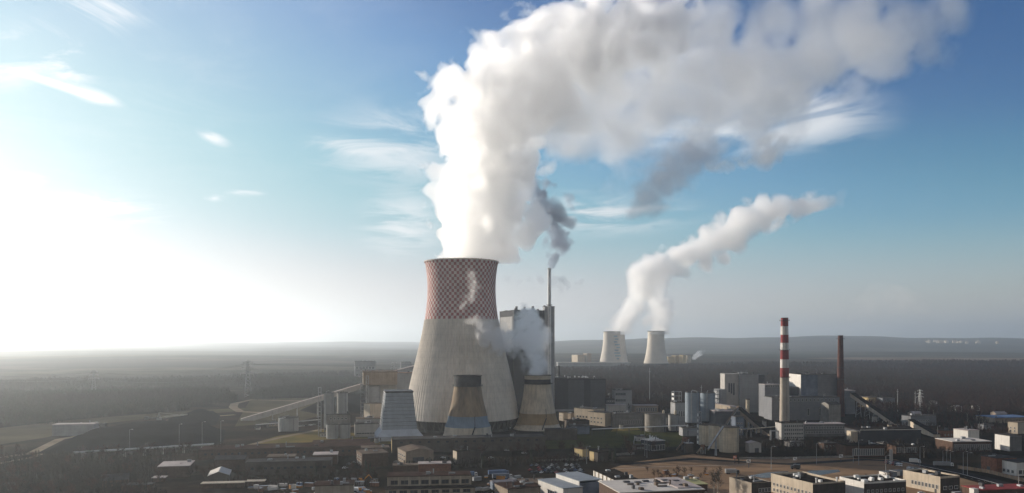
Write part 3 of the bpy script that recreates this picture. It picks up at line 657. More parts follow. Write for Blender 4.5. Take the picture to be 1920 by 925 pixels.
def chimney(name, label, px, Y, ztop, rb, rt, bands, rings, cap=None, base=0.0):
    o = empty(name, ((px - CX) / F * Y, Y, 0)); tag(o, label, 'chimney'); k = Y / F
    rad = lambda z: rb + (rt - rb) * ((z - base) / (ztop - base)) ** .9
    for za, zb, m in bands:
        n = max(2, int((zb - za) / 6)); mb = MB(); mb.lathe([(rad(za + (zb - za) * i / n), za + (zb - za) * i / n) for i in range(n + 1)], 28, cap=False)
        mb.build('shaft_band' if len(bands) > 1 else 'shaft', M[m], o, smooth=True)
    mb = MB(); mb.lathe([(rt - .6, ztop - 12), (rt - .6, ztop), (rt + .15, ztop), (rt + .15, ztop - .6)], 28, cap=False); mb.build('rim', M['steel_dark'], o)
    for zr in rings:
        r = rad(zr); mb = MB(); mb.lathe([(r - .1, zr), (r + 1.5, zr), (r + 1.5, zr + .35), (r - .1, zr + .35), (r - .1, zr)], 28, cap=False)
        for q in (1.1, ): mb.lathe([(r + 1.4, zr + q), (r + 1.55, zr + q), (r + 1.55, zr + q + .15), (r + 1.4, zr + q + .15), (r + 1.4, zr + q)], 28, cap=False)
        for i in range(14): a = 2 * math.pi * i / 14; mb.bar(((r + 1.48) * math.cos(a), (r + 1.48) * math.sin(a), zr), ((r + 1.48) * math.cos(a), (r + 1.48) * math.sin(a), zr + 1.2), .12)
        mb.build('platform', M['steel_dark'], o)
    mb = MB()
    for s in (-.35, .35): mb.bar((s, -rb - .5, base + 3), (s, -rt - .5, ztop), .14)
    for i in range(int(ztop / 4)): z = 4 + i * 4; r = rad(min(z, ztop)) + .5; mb.bar((-.35, -r, z), (.35, -r, z), .1)
    mb.build('ladder', M['steel_dark'], o); return o
zpx = lambda r, Y: H + (HY - r) / F * Y
chimney('flue_stack', 'thin pale steel flue stack rising above the lift tower', 1030, 1078, zpx(503, 1078), 2.6, 2.3, [(0, zpx(503, 1078), 'steel_white')], [zpx(573, 1078)])
Yc = 937.0; zc_ = lambda r: zpx(r, Yc)
chimney('striped_chimney', 'tall chimney with red and white bands above a cream shaft', 1471, Yc, zc_(596), 5.7, 4.2,
        [(0, zc_(708), 'chimney_cream'), (zc_(708), zc_(690), 'chimney_red'), (zc_(690), zc_(674), 'chimney_white'), (zc_(674), zc_(657), 'chimney_red'), (zc_(657), zc_(643), 'chimney_white'), (zc_(643), zc_(628), 'chimney_red'), (zc_(628), zc_(612), 'chimney_white'), (zc_(612), zc_(596), 'chimney_red')], [zc_(708), zc_(657), zc_(602)])
chimney('brick_chimney', 'dark brown brick chimney at the right end of the old plant', 1576, 1010, zpx(629, 1010), 5.2, 3.0, [(0, zpx(629, 1010), 'chimney_brick')], [zpx(636, 1010), zpx(690, 1010), zpx(712, 1010)])
chimney('flue_stack', 'short dark flue pipe standing over the black turbine hall', 1048, 1130, zpx(686, 1130), 1.6, 1.4, [(0, zpx(686, 1130), 'steel_dark')], [])

bld('turbine_hall', 'long black turbine hall with darker vertical panels, beside the lift tower', 'industrial hall', 1041, 772, 95, 711, 60, 3, 'panel_black', 'roof_grey', clutter=22, clutter_mat='steel_white')
b = bpy.data.objects['turbine_hall']; w_, h_, d_ = b['_whd']
for u0, u1 in ((.26, .57), (.70, .995)): part_box(b, 'wall_panel', 'panel_dark', w_ * u0, -.25, 1, w_ * u1, -.02, h_ - 1)
part_box(b, 'base_strip', 'panel_grey', 0, -.3, 0, w_ * .55, -.03, 3)
bld('control_building', 'pale grey block with two rows of dark windows beside the black hall', 'office building', 1153, 772, 32, 732, 22, 4, 'panel_grey', 'roof_grey', clutter=4, win=[('f', 2, 6, 2.6, 3.2, 13.5, 8.3, .05, .62, 'panel_grey')])
bld('link_building', 'dark glazed link between the black hall and the pale block', 'industrial hall', 1137, 772, 16, 748, 18, 4, 'panel_black', 'roof_grey', clutter=2, win=[('f', 3, 4, 2, 1.6, 3, 5, .05, .95)])
bld('annexe', 'low white annexe with a dark window band in front of the pale block', 'industrial hall', 1139, 779, 36, 760, 12, 4, 'panel_light', 'roof_pale', win=[('f', 1, 6, 3.2, 1.6, 4, 1, .3, .95)])
bld('workshop', 'sunlit cream workshop with a tall end wall, right of the small tan tower', 'workshop', 1112, 795, 24, 768, 30, 42, 'cream_wall', 'roof_grey', clutter=3, win=[('l', 1, 5, 2.4, 2.2, 6, 1, .1, .9)])
bld('workshop', 'second sunlit cream workshop joined to the grey gallery building', 'workshop', 1134, 800, 20, 775, 26, 40, 'cream_wall', 'roof_grey', win=[('l', 2, 4, 2, 1.8, 3, 4.5, .1, .9)])
bld('gallery_building', 'long grey gallery building with a row of narrow windows', 'industrial hall', 1150, 801, 58, 777, 18, 6, 'grey_wall', 'roof_grey', clutter=6, win=[('f', 1, 13, 1.1, 4.6, 3, 1, .2, .98)])
bld('brick_shed', 'low dark shed in front of the black turbine hall', 'shed', 1066, 806, 40, 790, 18, 10, 'brick_grey', 'roof_felt', clutter=3)
bld('blue_shed', 'low blue steel shed beside the foot of the small tan tower', 'shed', 1068, 815, 38, 800, 14, 8, 'panel_blue', 'roof_grey', clutter=1)
bld('switch_house', 'small cream switch house in a cluster before the lift tower', 'shed', 1056, 790, 9, 775, 9, 30, 'cream_wall', 'roof_tan', win=[('l', 2, 2, 1.2, 1.4, 2, 3.4, .1, .9)])
bld('switch_house', 'tan switch house with a stub vent in a cluster before the lift tower', 'shed', 1070, 789, 10, 776, 9, 30, 'tan_wall', 'roof_tan', clutter=2)
bld('pump_house', 'flat grey pump house behind the gallery building', 'shed', 1190, 775, 45, 761, 16, 5, 'tan_wall', 'roof_pale', win=[('f', 1, 9, 1.6, 5, 2, 1, .05, .95)])

# long low walls in front of the towers
bld('long_hall', 'long dark hall with a sunlit yellow end below the blue banded tower', 'industrial hall', 735, 850, 290, 825, 20, 9.5, 'brick_grey', 'roof_grey', clutter=6, win=[('f', 1, 16, 2.2, 1.6, 8, 1, .03, .97, 'brick_grey')], seed=3)
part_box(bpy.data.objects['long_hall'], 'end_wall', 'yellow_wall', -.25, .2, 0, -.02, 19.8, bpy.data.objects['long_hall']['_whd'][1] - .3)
bld('shed', 'low shed with a lit corner in front of the small tan tower', 'shed', 1025, 826, 58, 806, 12, 8, 'brick_grey', 'roof_grey', clutter=2)

# ------------------------------------------------------------------ silos
def silo(label, px, py, rpx, top, m, legs=False, cone=0, rail=True, Y=None, cat='silo', pipes=0, z0=None):
    Y = Y or Yof(py) + 6; k = Y / F; r = rpx * k; h = H + (HY - top) * k; zb = z0 if z0 is not None else (0 if not legs else h * .2)
    o = empty('silo', ((px - CX) * k, Y, 0)); tag(o, label, cat)
    mb = MB(); mb.lathe([(r, zb), (r, h)], 32); mb.build('barrel', M[m], o, smooth=False)
    mb = MB(); mb.lathe([(r + .25, h), (r + .25, h + .35), (r * .25, h + .4 + cone)], 32); mb.build('roof', M['roof_tan' if 'cream' in m else 'roof_grey'], o)
    if rail:
        mb = MB()
        for zz in (.7, 1.2): mb.lathe([(r, h + zz), (r + .12, h + zz), (r + .12, h + zz + .1), (r, h + zz + .1), (r, h + zz)], 32, cap=False)
        for i in range(16): a = math.pi * i / 8; mb.bar((r * math.cos(a), r * math.sin(a), h + .3), (r * math.cos(a), r * math.sin(a), h + 1.3), .12)
        mb.build('railing', M['steel_dark'], o)
    mb = MB()
    for s in (-.4, .4): mb.bar((r * .7 + s, -r * .75, zb), (r * .7 + s, -r * .75, h + 1), .16)
    for i in range(int(h - zb)): mb.bar((r * .7 - .4, -r * .75, zb + i), (r * .7 + .4, -r * .75, zb + i), .1)
    mb.build('ladder', M['steel_dark'], o)
    if legs:
        for i in range(6):
            a = math.pi * i / 3 + .3; mb = MB(); mb.bar((r * .85 * math.cos(a), r * .85 * math.sin(a), 0), (r * .85 * math.cos(a), r * .85 * math.sin(a), zb + .1), .7); mb.build('leg', M['steel_dark'], o)
        mb = MB(); mb.lathe([(r * .2, zb * .35), (r * .95, zb)], 24); mb.build('hopper', M['steel_dark'], o)
    for i in range(pipes):
        mb = MB(); a = -1.9 + i * .8; x, y = (r + .4) * math.cos(a), (r + .4) * math.sin(a); mb.tube([(x, y, zb), (x, y, h + 1.5), (0, 0, h + 2.5)], .3, 8); mb.build('pipe', M['steel'], o)
    return o
# left ash and lime silos
silo('left of the two tall grey silos beside the sunlit stair tower', 617, 818, 9.5, 737, 'silo_grey', legs=True, pipes=1, Y=800)
silo('right of the two tall grey silos beside the sunlit stair tower', 642, 817, 10, 737, 'silo_grey', legs=True, pipes=1, Y=806)
silo('squat grey tank at the left foot of the ash loading block', 623, 823, 11, 796, 'silo_grey', Y=782)
silo('squat grey tank at the right foot of the ash loading block', 647, 823, 10, 796, 'silo_grey', Y=784)
bld('loading_block', 'pale ash loading block between tall grey silos and squat tanks', 'industrial hall', 612, 821, 43, 778, 12, 12, 'concrete', 'roof_grey', clutter=4, win=[('f', 1, 5, 1.6, 1.6, 17, 1, .1, .9)], Y=794)
def stair_tower(label, px, py, wpx, top, depth, m='steel_white', Y=None, yaw=15):
    Y = Y or Yof(py); k = Y / F; h = H + (HY - top) * k; w = wpx * k; o = empty('stair_tower', ((px - CX) * k, Y, 0), math.radians(yaw)); tag(o, label, 'stair tower')
    mb = MB()
    for x in (0, w):
        for y in (0, depth): mb.bar((x, y, 0), (x, y, h), .45)
    n = max(3, int(h / 4.5))
    for i in range(1, n + 1):
        z = h * i / n
        for a, c in (((0, 0, z), (w, 0, z)), ((0, depth, z), (w, depth, z)), ((0, 0, z), (0, depth, z)), ((w, 0, z), (w, depth, z))): mb.bar(a, c, .3)
    mb.build('frame', M['steel_dark' if m == 'steel_dark' else 'steel'], o)
    mb = MB()
    for i in range(n):
        z = h * i / n; z2 = h * (i + 1) / n
        if i % 2: mb.bar((.3, .4, z), (w - .3, .4, z2), .9, .2)
        else: mb.bar((w - .3, depth - .4, z), (.3, depth - .4, z2), .9, .2)
        mb.box(0, 0, z2 - .12, w, depth, z2)
    mb.build('flights', M['steel_dark'], o)
    mb = MB()
    for i in range(n): mb.box(-.12, .2, h * i / n + .6, -.02, depth - .2, h * (i + .62) / n)
    mb.build('side_panels', M[m], o); return o
stair_tower('tall sunlit stair tower at the left of the ash silos', 597, 800, 5, 727, 4.5, 'steel_white', Y=800)
# flue gas cleaning block
b = bld('absorber_building', 'tall pale frame building around a round absorber vessel', 'industrial building', 690, 784, 52, 722, 24, 12, 'panel_light', 'roof_grey', clutter=6, Y=1000)
w_, h_, d_ = b['_whd']; mb = MB(); mb.lathe([(9, 2), (9, h_ - 1)], 36, 6, -4); mb.build('absorber_vessel', M['panel_grey'], b, smooth=False)
mb = MB(); mb.box(-6, -14, h_ + .5, w_, d_, h_ + 16); mb.build('upper_box', M['tan_wall'], b)
mb = MB(); mb.box(-6.4, -14.4, h_ + 16.02, w_ + .4, d_ + .4, h_ + 17); mb.build('upper_roof', M['roof_tan'], b)
mb = MB()
for i in range(8): mb.bar((-7 + i * 6, -14.6, h_ + 17), (-7 + i * 6, -14.6, h_ + 19), .3)
mb.bar((-7, -14.6, h_ + 19), (w_, -14.6, h_ + 19), .25); mb.build('roof_railing', M['rusty_steel'], b)
stair_tower('open dark stair tower on the left of the absorber building', 677, 780, 9, 692, 7, 'steel_dark', Y=985)
stair_tower('slim open stair lattice between the dark stair tower and absorber vessel', 687, 780, 4, 705, 4, 'steel_white', Y=978)
bld('pump_block', 'cream block under the round absorber vessel', 'industrial building', 694, 790, 20, 758, 16, 38, 'cream_wall', 'roof_tan', Y=955)
bld('white_hall', 'low white hall between ash tanks and the square slatted tower', 'industrial hall', 666, 820, 42, 796, 22, 13, 'panel_light', 'roof_grey', clutter=7, win=[('f', 1, 8, 2.4, 1.2, 3, 1, .05, .95)])
bld('white_hall', 'pale hall with roof pipes behind the low white hall', 'industrial hall', 668, 806, 46, 786, 18, 12, 'panel_grey', 'roof_tan', clutter=9, Y=850)
bld('hall', 'grey hall with a rusty roof behind the big checkered tower, left', 'industrial hall', 742, 776, 46, 700, 26, 10, 'panel_grey', 'rusty_steel', clutter=3, Y=1080)
silo('round grey tank with a lit white pipe on open ground at left', 541, 809, 18.5, 783, 'silo_grey', pipes=1, cat='tank')
part = MB(); part.tube([(0, 0, 0), (0, 0, 14), (6, 2, 14.3)], .8, 10); o = part.build('standpipe', M['steel_white'], None, G(524, 810)); tag(o, 'white bent standpipe on the left of the round grey tank', 'pipe')
bld('hazy_plant_building', 'distant hazy flat block left of the absorber building', 'industrial building', 665, 712, 38, 678, 40, 12, 'panel_grey', 'roof_grey', clutter=4, win=[('f', 2, 6, 6, 6, 8, 18, .05, .95)])
bld('hazy_plant_building', 'distant hazy block just left of the checkered tower', 'industrial building', 752, 706, 20, 679, 30, 10, 'panel_grey', 'roof_grey', clutter=3)
# right: blue and cream silos
silo('pale blue grey silo nearest the row of dark tanks', 1298, 808, 13, 736, 'silo_blue', legs=True, pipes=2, Y=860)
silo('second pale blue grey silo, behind the cream silos', 1327, 806, 13.5, 737, 'silo_blue', legs=True, pipes=1, Y=878)
silo('leftmost of the three sunlit cream silos', 1328, 848, 17, 797, 'silo_cream', pipes=0, Y=733)
silo('middle of the three sunlit cream silos', 1346, 849, 17, 797.5, 'silo_cream', Y=712)
silo('right and nearest of the three sunlit cream silos', 1367, 850, 18, 801, 'silo_cream', Y=689)
for i, (px, l) in enumerate(((1251, 'narrow sunlit standpipe at the left end of the dark tanks'), (1274, 'narrow sunlit standpipe between dark tanks and blue silos'))):
    mb = MB(); mb.lathe([(1.3, 0), (1.3, 21), (.5, 22)], 16); o = mb.build('standpipe', M['silo_cream'], None, (G(px, 812) + Vector((0, 20, 0)))); tag(o, l, 'pipe')
silo('broad dark tank at the right end of the gallery building', 1229, 810, 20, 776, 'concrete', cat='tank', rail=False, Y=846)
silo('dark tank between the two narrow sunlit standpipes', 1263, 809, 10, 778, 'silo_grey', cat='tank', Y=852)
bld('silo_house', 'grey block with three narrow windows left of the blue silos', 'industrial building', 1266, 806, 20, 756, 14, 10, 'panel_grey', 'roof_grey', clutter=2, win=[('f', 1, 3, 1.5, 6, 12, 1, .3, .95)], Y=880)
stair_tower('open steel frame standing over the grey block with three windows', 1264, 806, 14, 735, 9, 'steel_white', Y=892, yaw=5)
for i in range(2): bld('loading_bay', ('grey loading bay under the nearest blue grey silo', 'dark loading bay under the second blue grey silo')[i], 'loading bay', (1280, 1312)[i], 822, 30, (803, 806)[i], 12, 6, ('panel_grey', 'panel_dark')[i], 'roof_grey', clutter=2, Y=800)
stair_tower('slim stair tower between the blue grey and cream silos', 1310, 840, 5, 772, 3.5, 'steel_white', Y=735, yaw=10)
stair_tower('dark open pipe frame behind the second blue grey silo', 1338, 800, 12, 732, 8, 'steel_dark', Y=905, yaw=5)
bld('filter_house', 'dark flat roofed filter house behind the cream silos', 'industrial building', 1342, 812, 56, 772, 22, 5, 'panel_dark', 'roof_pale', clutter=8, Y=850)
bld('blue_house', 'bluish panel house behind the nearest cream silo', 'industrial building', 1379, 816, 16, 782, 10, 8, 'panel_blue', 'roof_grey', Y=805, win=[('f', 3, 3, 1.2, 1.4, 3, 4.2, .1, .9)])
bld('shed', 'small white shed with a dark door right of the cream silos', 'shed', 1405, 849, 23, 832, 9, 5, 'panel_light', 'roof_pale', gable=(1.4, 'y'), door=('f', .62, 3.6, 3.8))

# ------------------------------------------------------------------ old plant on the right
b = bld('boiler_block', 'grey stepped boiler block left of the striped chimney', 'boiler house', 1387, 772, 36, 702, 26, 4, 'panel_grey', 'roof_grey', clutter=9, Y=1065)
w_, h_, d_ = b['_whd']; part_box(b, 'side_bay', 'panel_light', -19, 4, 0, -.03, 22, h_ + .3); part_box(b, 'low_bay', 'panel_grey', -30, -3, 0, -19.03, 16, h_ - 20)
part_box(b, 'dark_bay', 'panel_dark', w_ + .03, 2, 0, w_ + 9, 22, h_ - 1)
for i in range(3): part_box(b, 'opening', 'panel_dark', -14 + i * 3.2, 3.8, h_ - 24 - i * 2, -12 + i * 3.2, 3.98, h_ - 12)
b = bld('boiler_block', 'large block with a white lit end between striped and brick chimneys', 'boiler house', 1502, 770, 69, 703, 44, 3, 'panel_blue', 'roof_grey', clutter=26, clutter_mat='steel_dark', Y=1015)
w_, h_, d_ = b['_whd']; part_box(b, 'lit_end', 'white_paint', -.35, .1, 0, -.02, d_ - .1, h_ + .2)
part_box(b, 'wall_panel', 'panel_mid', w_ * .46, -.3, 14, w_ - .1, -.02, h_ - .2)
part_box(b, 'side_bay', 'panel_dark', -.2 - 16, 6, 0, -.38, d_ - 4, h_ - 16)
bld('turbine_hall', 'long grey hall with a row of small square windows beside striped chimney', 'industrial hall', 1447, 790, 130, 746, 26, 3, 'panel_mid', 'roof_grey', clutter=7, win=[('f', 1, 15, 1.8, 2.4, 23, 1, .08, .94), ('f', 1, 3, 2.2, 8, 6, 1, .45, .98)], Y=960)
bld('hall', 'narrow dark hall between the grey boiler block and striped chimney', 'industrial hall', 1434, 780, 34, 722, 20, 4, 'panel_mid', 'roof_pale', clutter=6, win=[('f', 1, 7, 2.4, 1.6, 38, 1, .05, .95)], Y=1000)
bld('office_building', 'white four storey office block in front of the striped chimney', 'office building', 1465, 825, 43, 794, 14, 5, 'panel_light', 'roof_felt', clutter=2, win=[('f', 4, 9, 1.5, 1.7, 1.2, 3.7, .12, .98)])
bld('office_building', 'long low office wing with two window rows beside the white block', 'office building', 1509, 822, 78, 796, 14, 5, 'grey_wall', 'roof_pale', clutter=6, win=[('f', 2, 24, 1.2, 2.2, 3.2, 4.6, .02, .98)], Y=795)
bld('low_hall', 'low pale hall with a rounded end, right of the grey turbine hall', 'industrial hall', 1554, 782, 24, 759, 18, 10, 'concrete', 'roof_grey', gable=(2.5, 'x'), Y=930)
bld('low_hall', 'flat pale hall right of the brick chimney', 'industrial hall', 1586, 772, 18, 733, 30, 3, 'panel_mid', 'roof_pale', Y=1040, clutter=3)
bld('yellow_hall', 'sunlit ochre hall behind the right conveyor', 'industrial hall', 1628, 764, 22, 746, 22, 24, 'yellow_wall', 'roof_tan')
bld('grey_hall', 'plain grey hall beside the ochre hall', 'industrial hall', 1655, 765, 24, 747, 18, 6, 'panel_mid', 'roof_grey', win=[('f', 1, 5, 2, 2, 5, 1, .1, .9)])
# conveyors
def conveyor(label, A, B, wd, ht, side, roof, legs, ends=True):
    A = Vector(A); B = Vector(B); d = B - A; Lh = math.hypot(d.x, d.y); o = empty('conveyor_gallery', (A.x, A.y, 0), math.atan2(d.y, d.x)); tag(o, label, 'conveyor')
    za, zb = A.z, B.z
    def beam(y0, y1, dz0, dz1, x0=0, x1=Lh):
        f = lambda x: za + (zb - za) * x / Lh
        return [(x0, y0, f(x0) + dz0), (x1, y0, f(x1) + dz0), (x1, y1, f(x1) + dz0), (x0, y1, f(x0) + dz0), (x0, y0, f(x0) + dz1), (x1, y0, f(x1) + dz1), (x1, y1, f(x1) + dz1), (x0, y1, f(x0) + dz1)]
    q = [(0, 3, 2, 1), (4, 5, 6, 7), (0, 1, 5, 4), (1, 2, 6, 5), (2, 3, 7, 6), (3, 0, 4, 7)]
    mb = MB(); n = max(3, int(Lh / 6))
    for i in range(n): mb.add(beam(-wd / 2, wd / 2, -ht, 0, Lh * i / n, Lh * (i + .97) / n), q)
    mb.build('gallery', M[side], o)
    mb = MB(); mb.add(beam(-wd / 2 - .3, wd / 2 + .3, .02, .5), q); mb.build('roof', M[roof], o)
    for t in legs:
        z = za + (zb - za) * t - ht; x = Lh * t; mb = MB()
        if z > 1.5:
            for s in (-1, 1): mb.bar((x, s * wd * .6, 0), (x, s * wd * .35, z), .6)
            for j in range(int(z / 5)): zz = 3 + j * 5; mb.bar((x, -wd * .55, zz), (x, wd * .55, min(zz + 4, z)), .3)
            mb.build('trestle', M['steel'], o)
    return o
conveyor('long inclined conveyor gallery climbing from the coal yard to the absorber building', XZ(452, 786, 955), XZ(679, 720, 1010), 7, 6, 'panel_light', 'roof_pale', (.25, .45, .62, .8))
conveyor('short inclined gallery behind the left edge of the checkered tower', XZ(700, 706, 1100), XZ(800, 680, 1140), 6, 5, 'panel_grey', 'roof_pale', (.3, .7))
conveyor('tan inclined conveyor descending right of the cream silos', XZ(1385, 764, 860), XZ(1450, 818, 800), 5.5, 5, 'tan_wall', 'roof_felt', (.1, .35, .6))
conveyor('pale horizontal conveyor bridge behind the cream silos', XZ(1338, 757, 900), XZ(1386, 764, 862), 5, 4.5, 'cream_wall', 'roof_pale', (.1, .5))
conveyor('long dark conveyor gallery descending right of the brick chimney', XZ(1598, 737, 1010), XZ(1683, 795, 905), 6, 5, 'cream_wall', 'roof_felt', (.15, .35, .55, .75))
conveyor('short sunlit conveyor gallery below the small two storey plant office', XZ(1708, 787, 860), XZ(1757, 815, 790), 6, 6, 'cream_wall', 'roof_felt', (.3, .6))
conveyor('thin slanting chute leaning against the cream silos', XZ(1328, 842, 660), XZ(1356, 800, 668), 1.2, 1.2, 'tan_wall', 'steel', (.5,))
conveyor('narrow rusty incline over the filter house', XZ(1358, 800, 830), XZ(1384, 762, 840), 2.2, 2, 'steel', 'roof_tan', (.5,))
conveyor('low conveyor with a white roof line in the coal yard', XZ(325, 786, 985), XZ(380, 771, 1080), 7, 5, 'panel_grey', 'roof_white', (.4, .8))
mb = MB(); mb.bar((0, 0, 0), (0, 0, 9), .7); mb.bar((7, 0, 0), (7, 0, 9), .7); mb.bar((0, 0, 9), (7, 0, 9), .7); mb.bar((0, 3, 0), (0, 3, 9), .7); mb.bar((7, 3, 0), (7, 3, 9), .7); mb.bar((0, 3, 9), (7, 3, 9), .7)
o = mb.build('portal_frame', M['steel'], None, G(1446, 826)); tag(o, 'grey portal frame at the foot of the tan inclined conveyor', 'steel frame')
# gravel loading plant before the cream silos
def hopper(label, px, py, s):
    o = empty('hopper', G(px, py), .2); tag(o, label, 'hopper'); mb = MB(); mb.lathe([(.6 * s, 3 * s), (2.2 * s, 6 * s), (2.2 * s, 8.5 * s)], 4); mb.build('bin', M['rusty_steel'], o)
    for x in (-1.6, 1.6):
        for y in (-1.6, 1.6): mb = MB(); mb.bar((x * s, y * s, 0), (x * s, y * s, 6.4 * s), .4); mb.build('leg', M['steel'], o)
    mb = MB(); mb.bar((-6 * s, 0, .6), (-.5 * s, 0, 7 * s), 1.1); mb.build('feed_chute', M['tan_wall'], o)
hopper('rusty gravel hopper with a tan chute left of the cream silos', 1285, 845, 1.35); hopper('small rusty hopper at the foot of the leftmost cream silo', 1318, 851, .9)
bld('dosing_hut', 'small hut with two white pipes beside the gravel hopper', 'hut', 1286, 849, 14, 832, 6, 6, 'brick_grey', 'steel', clutter=2)
bld('glass_kiosk', 'dark glass fronted pavilion with a cluttered pale roof', 'kiosk', 1221, 847, 28, 828, 16, 24, 'panel_black', 'roof_white', clutter=9, clutter_mat='steel_white', win=[('f', 1, 5, 2.6, 4.2, 1, 1, .02, .98), ('l', 1, 3, 2.6, 4.2, 1, 1, .05, .95)])

# buildings to the right of the old plant
bld('plant_office', 'small two storey plant office with pale end, right of the long conveyor', 'office building', 1708, 800, 56, 781, 14, 16, 'panel_mid', 'roof_grey', clutter=3, win=[('f', 2, 8, 1.6, 1.6, 1.6, 3.6, .05, .72)])
b = bld('long_dark_hall', 'long dark hall with a thin white roof edge below the conveyors', 'industrial hall', 1613, 832, 118, 808, 30, 4, 'panel_black', 'roof_felt', clutter=4)
w_, h_, d_ = b['_whd']; part_box(b, 'eaves_strip', 'white_paint', -.4, -.6, h_ + .5, w_ + .4, -.36, h_ + .95); part_box(b, 'end_bay', 'cream_wall', -7, 4, 0, -.4, 12, h_ - 1)
bld('window_hall', 'dark workshop row with tall narrow white framed windows, left one', 'workshop', 1586, 858, 76, 836, 16, 4, 'brick_brown', 'roof_felt', clutter=3, win=[('f', 1, 15, 1.3, 5.2, 1.6, 1, .16, .98)])
bld('window_hall', 'shorter dark workshop row with tall white windows, right of the first', 'workshop', 1680, 852, 42, 837, 14, 4, 'brick_brown', 'roof_felt', clutter=1, win=[('f', 1, 10, 1.2, 4.4, 1.4, 1, .03, .98)])
bld('window_hall', 'dark workshop row with thin pale posts under the white roof house', 'workshop', 1786, 848, 77, 829, 24, 5, 'brick_brown', 'roof_white', clutter=5, win=[('f', 1, 18, 1.1, 5, 1.5, 1, .03, .98)])
bld('white_roof_house', 'white cube standing on the roof of the dark workshop row', 'building', 1815, 842, 26, 808, 16, 18, 'white_paint', 'roof_pale', clutter=3, Y=735)
bld('white_block', 'tall white sided block with a dark front near the right edge', 'building', 1893, 858, 26, 818, 16, 12, 'white_paint', 'roof_grey', Y=690)
part_box(bpy.data.objects['white_block'], 'front_panel', 'grey_wall', .05, -.2, 0, bpy.data.objects['white_block']['_whd'][0] - .05, -.02, bpy.data.objects['white_block']['_whd'][1] - .2)
bld('blue_roof_hall', 'long hall with a blue roof at the right edge', 'industrial hall', 1866, 794, 80, 784, 30, 10, 'tan_wall', 'truck_blue', clutter=1)
bld('cream_house', 'sunlit cream house at the right edge, before the blue roof hall', 'house', 1908, 814, 30, 793, 10, 26, 'cream_wall', 'roof_tan', win=[('l', 2, 2, 1.3, 1.6, 2, 3, .1, .9)])
bld('brick_depot', 'orange brick depot with a white doorway near the right edge', 'workshop', 1868, 888, 44, 860, 14, 12, 'brick_red', 'roof_grey', clutter=3, win=[('f', 2, 5, 1.3, 1.7, 1.2, 4, .3, .95)], door=('l', .5, 3, 4))
part_box(bpy.data.objects['brick_depot'], 'white_doorway', 'white_paint', bpy.data.objects['brick_depot']['_whd'][0] * .30, -.25, 0, bpy.data.objects['brick_depot']['_whd'][0] * .52, -.02, 7.5)
bld('white_shop', 'white single storey shop with dark windows, right of the orange depot', 'shop', 1906, 893, 60, 868, 14, 12, 'white_paint', 'roof_grey', win=[('f', 1, 5, 3.0, 2.6, 1.4, 1, .03, .97), ('l', 1, 3, 2, 2, 1.6, 1, .1, .9)])
pp_ = [('cottage', 'tiny white roofed house at the forest edge, left', 1792, 772, 14, 764), ('cottage', 'tiny white fronted house at the forest edge, middle', 1828, 771, 12, 764), ('cottage', 'tiny pale house at the forest edge beside the blue roof hall', 1868, 783, 24, 776), ('cottage', 'white gabled cottage among dark trees above the plant office', 1750, 762, 9, 755), ('cottage', 'low tan house behind the small plant office', 1712, 787, 20, 776)]
for n_, l_, a_, b__, w__, t__ in pp_: bld(n_, l_, 'house', a_, b__, w__, t__, 9, 14, 'white_paint' if 'white' in l_ else 'tan_wall', 'roof_pale', gable=(2.2, 'x'), win=[('f', 1, 3, 1.2, 1.2, 1.2, 1, .1, .9)])

def pipe_rack(label, a, b, z, n, m='steel', rows=3):
    A, B = G(*a), G(*b); o = empty('pipe_rack', (A.x, A.y, 0)); tag(o, label, 'pipe rack'); d = B - A
    for i in range(rows): q = Vector((0, i * 1.1 - 1.1, z + .4)); mb = MB(); mb.tube([q, q + d], .32 + .1 * (i % 2), 8); mb.build('pipe', M[m], o)
    for i in range(n):
        p = d * (i / (n - 1)); mb = MB()
        for s in (-1.6, 1.6): mb.bar((p.x, p.y + s, 0), (p.x, p.y + s, z), .35)
        mb.bar((p.x, p.y - 2, z - .2), (p.x, p.y + 2, z - .2), .4); mb.build('bent', M['steel_dark'], o)
    return o
pipe_rack('pale pipe rack running along the green lawn below the gallery building', (1110, 817), (1290, 809), 6, 9, 'steel_white')
pipe_rack('dark pipe rack in front of the square slatted tower', (690, 832), (830, 829), 5, 7)
pipe_rack('pipe rack crossing between the filter house and the white office block', (1390, 822), (1462, 815), 8, 5, 'silo_cream')
pipe_rack('pipe rack behind the three sunlit silos', (1290, 826), (1400, 822), 9, 6)
pipe_rack('pale pipe rack below the long conveyor gallery, left', (480, 806), (600, 796), 5, 7, 'steel_white')
for i, (px, py, r_, t_, l) in enumerate(((1165, 806, 4, 797, 'small pale tank beside the gallery building'), (1420, 812, 5, 796, 'small pale tank left of the white office block'), (1433, 810, 4, 790, 'slim pale vessel beside the small tank left of the office block'), (1402, 806, 3.5, 750, 'slim cream vent column beside the tan conveyor top'), (1640, 792, 5, 781, 'small tank under the long dark conveyor'), (1668, 806, 4, 797, 'small pale tank behind the long dark hall'), (706, 832, 4, 822, 'small pale tank at the corner of the flared skirt'))):
    silo(l, px, py, r_, t_, 'silo_cream' if i % 2 else 'panel_light', cat='tank')
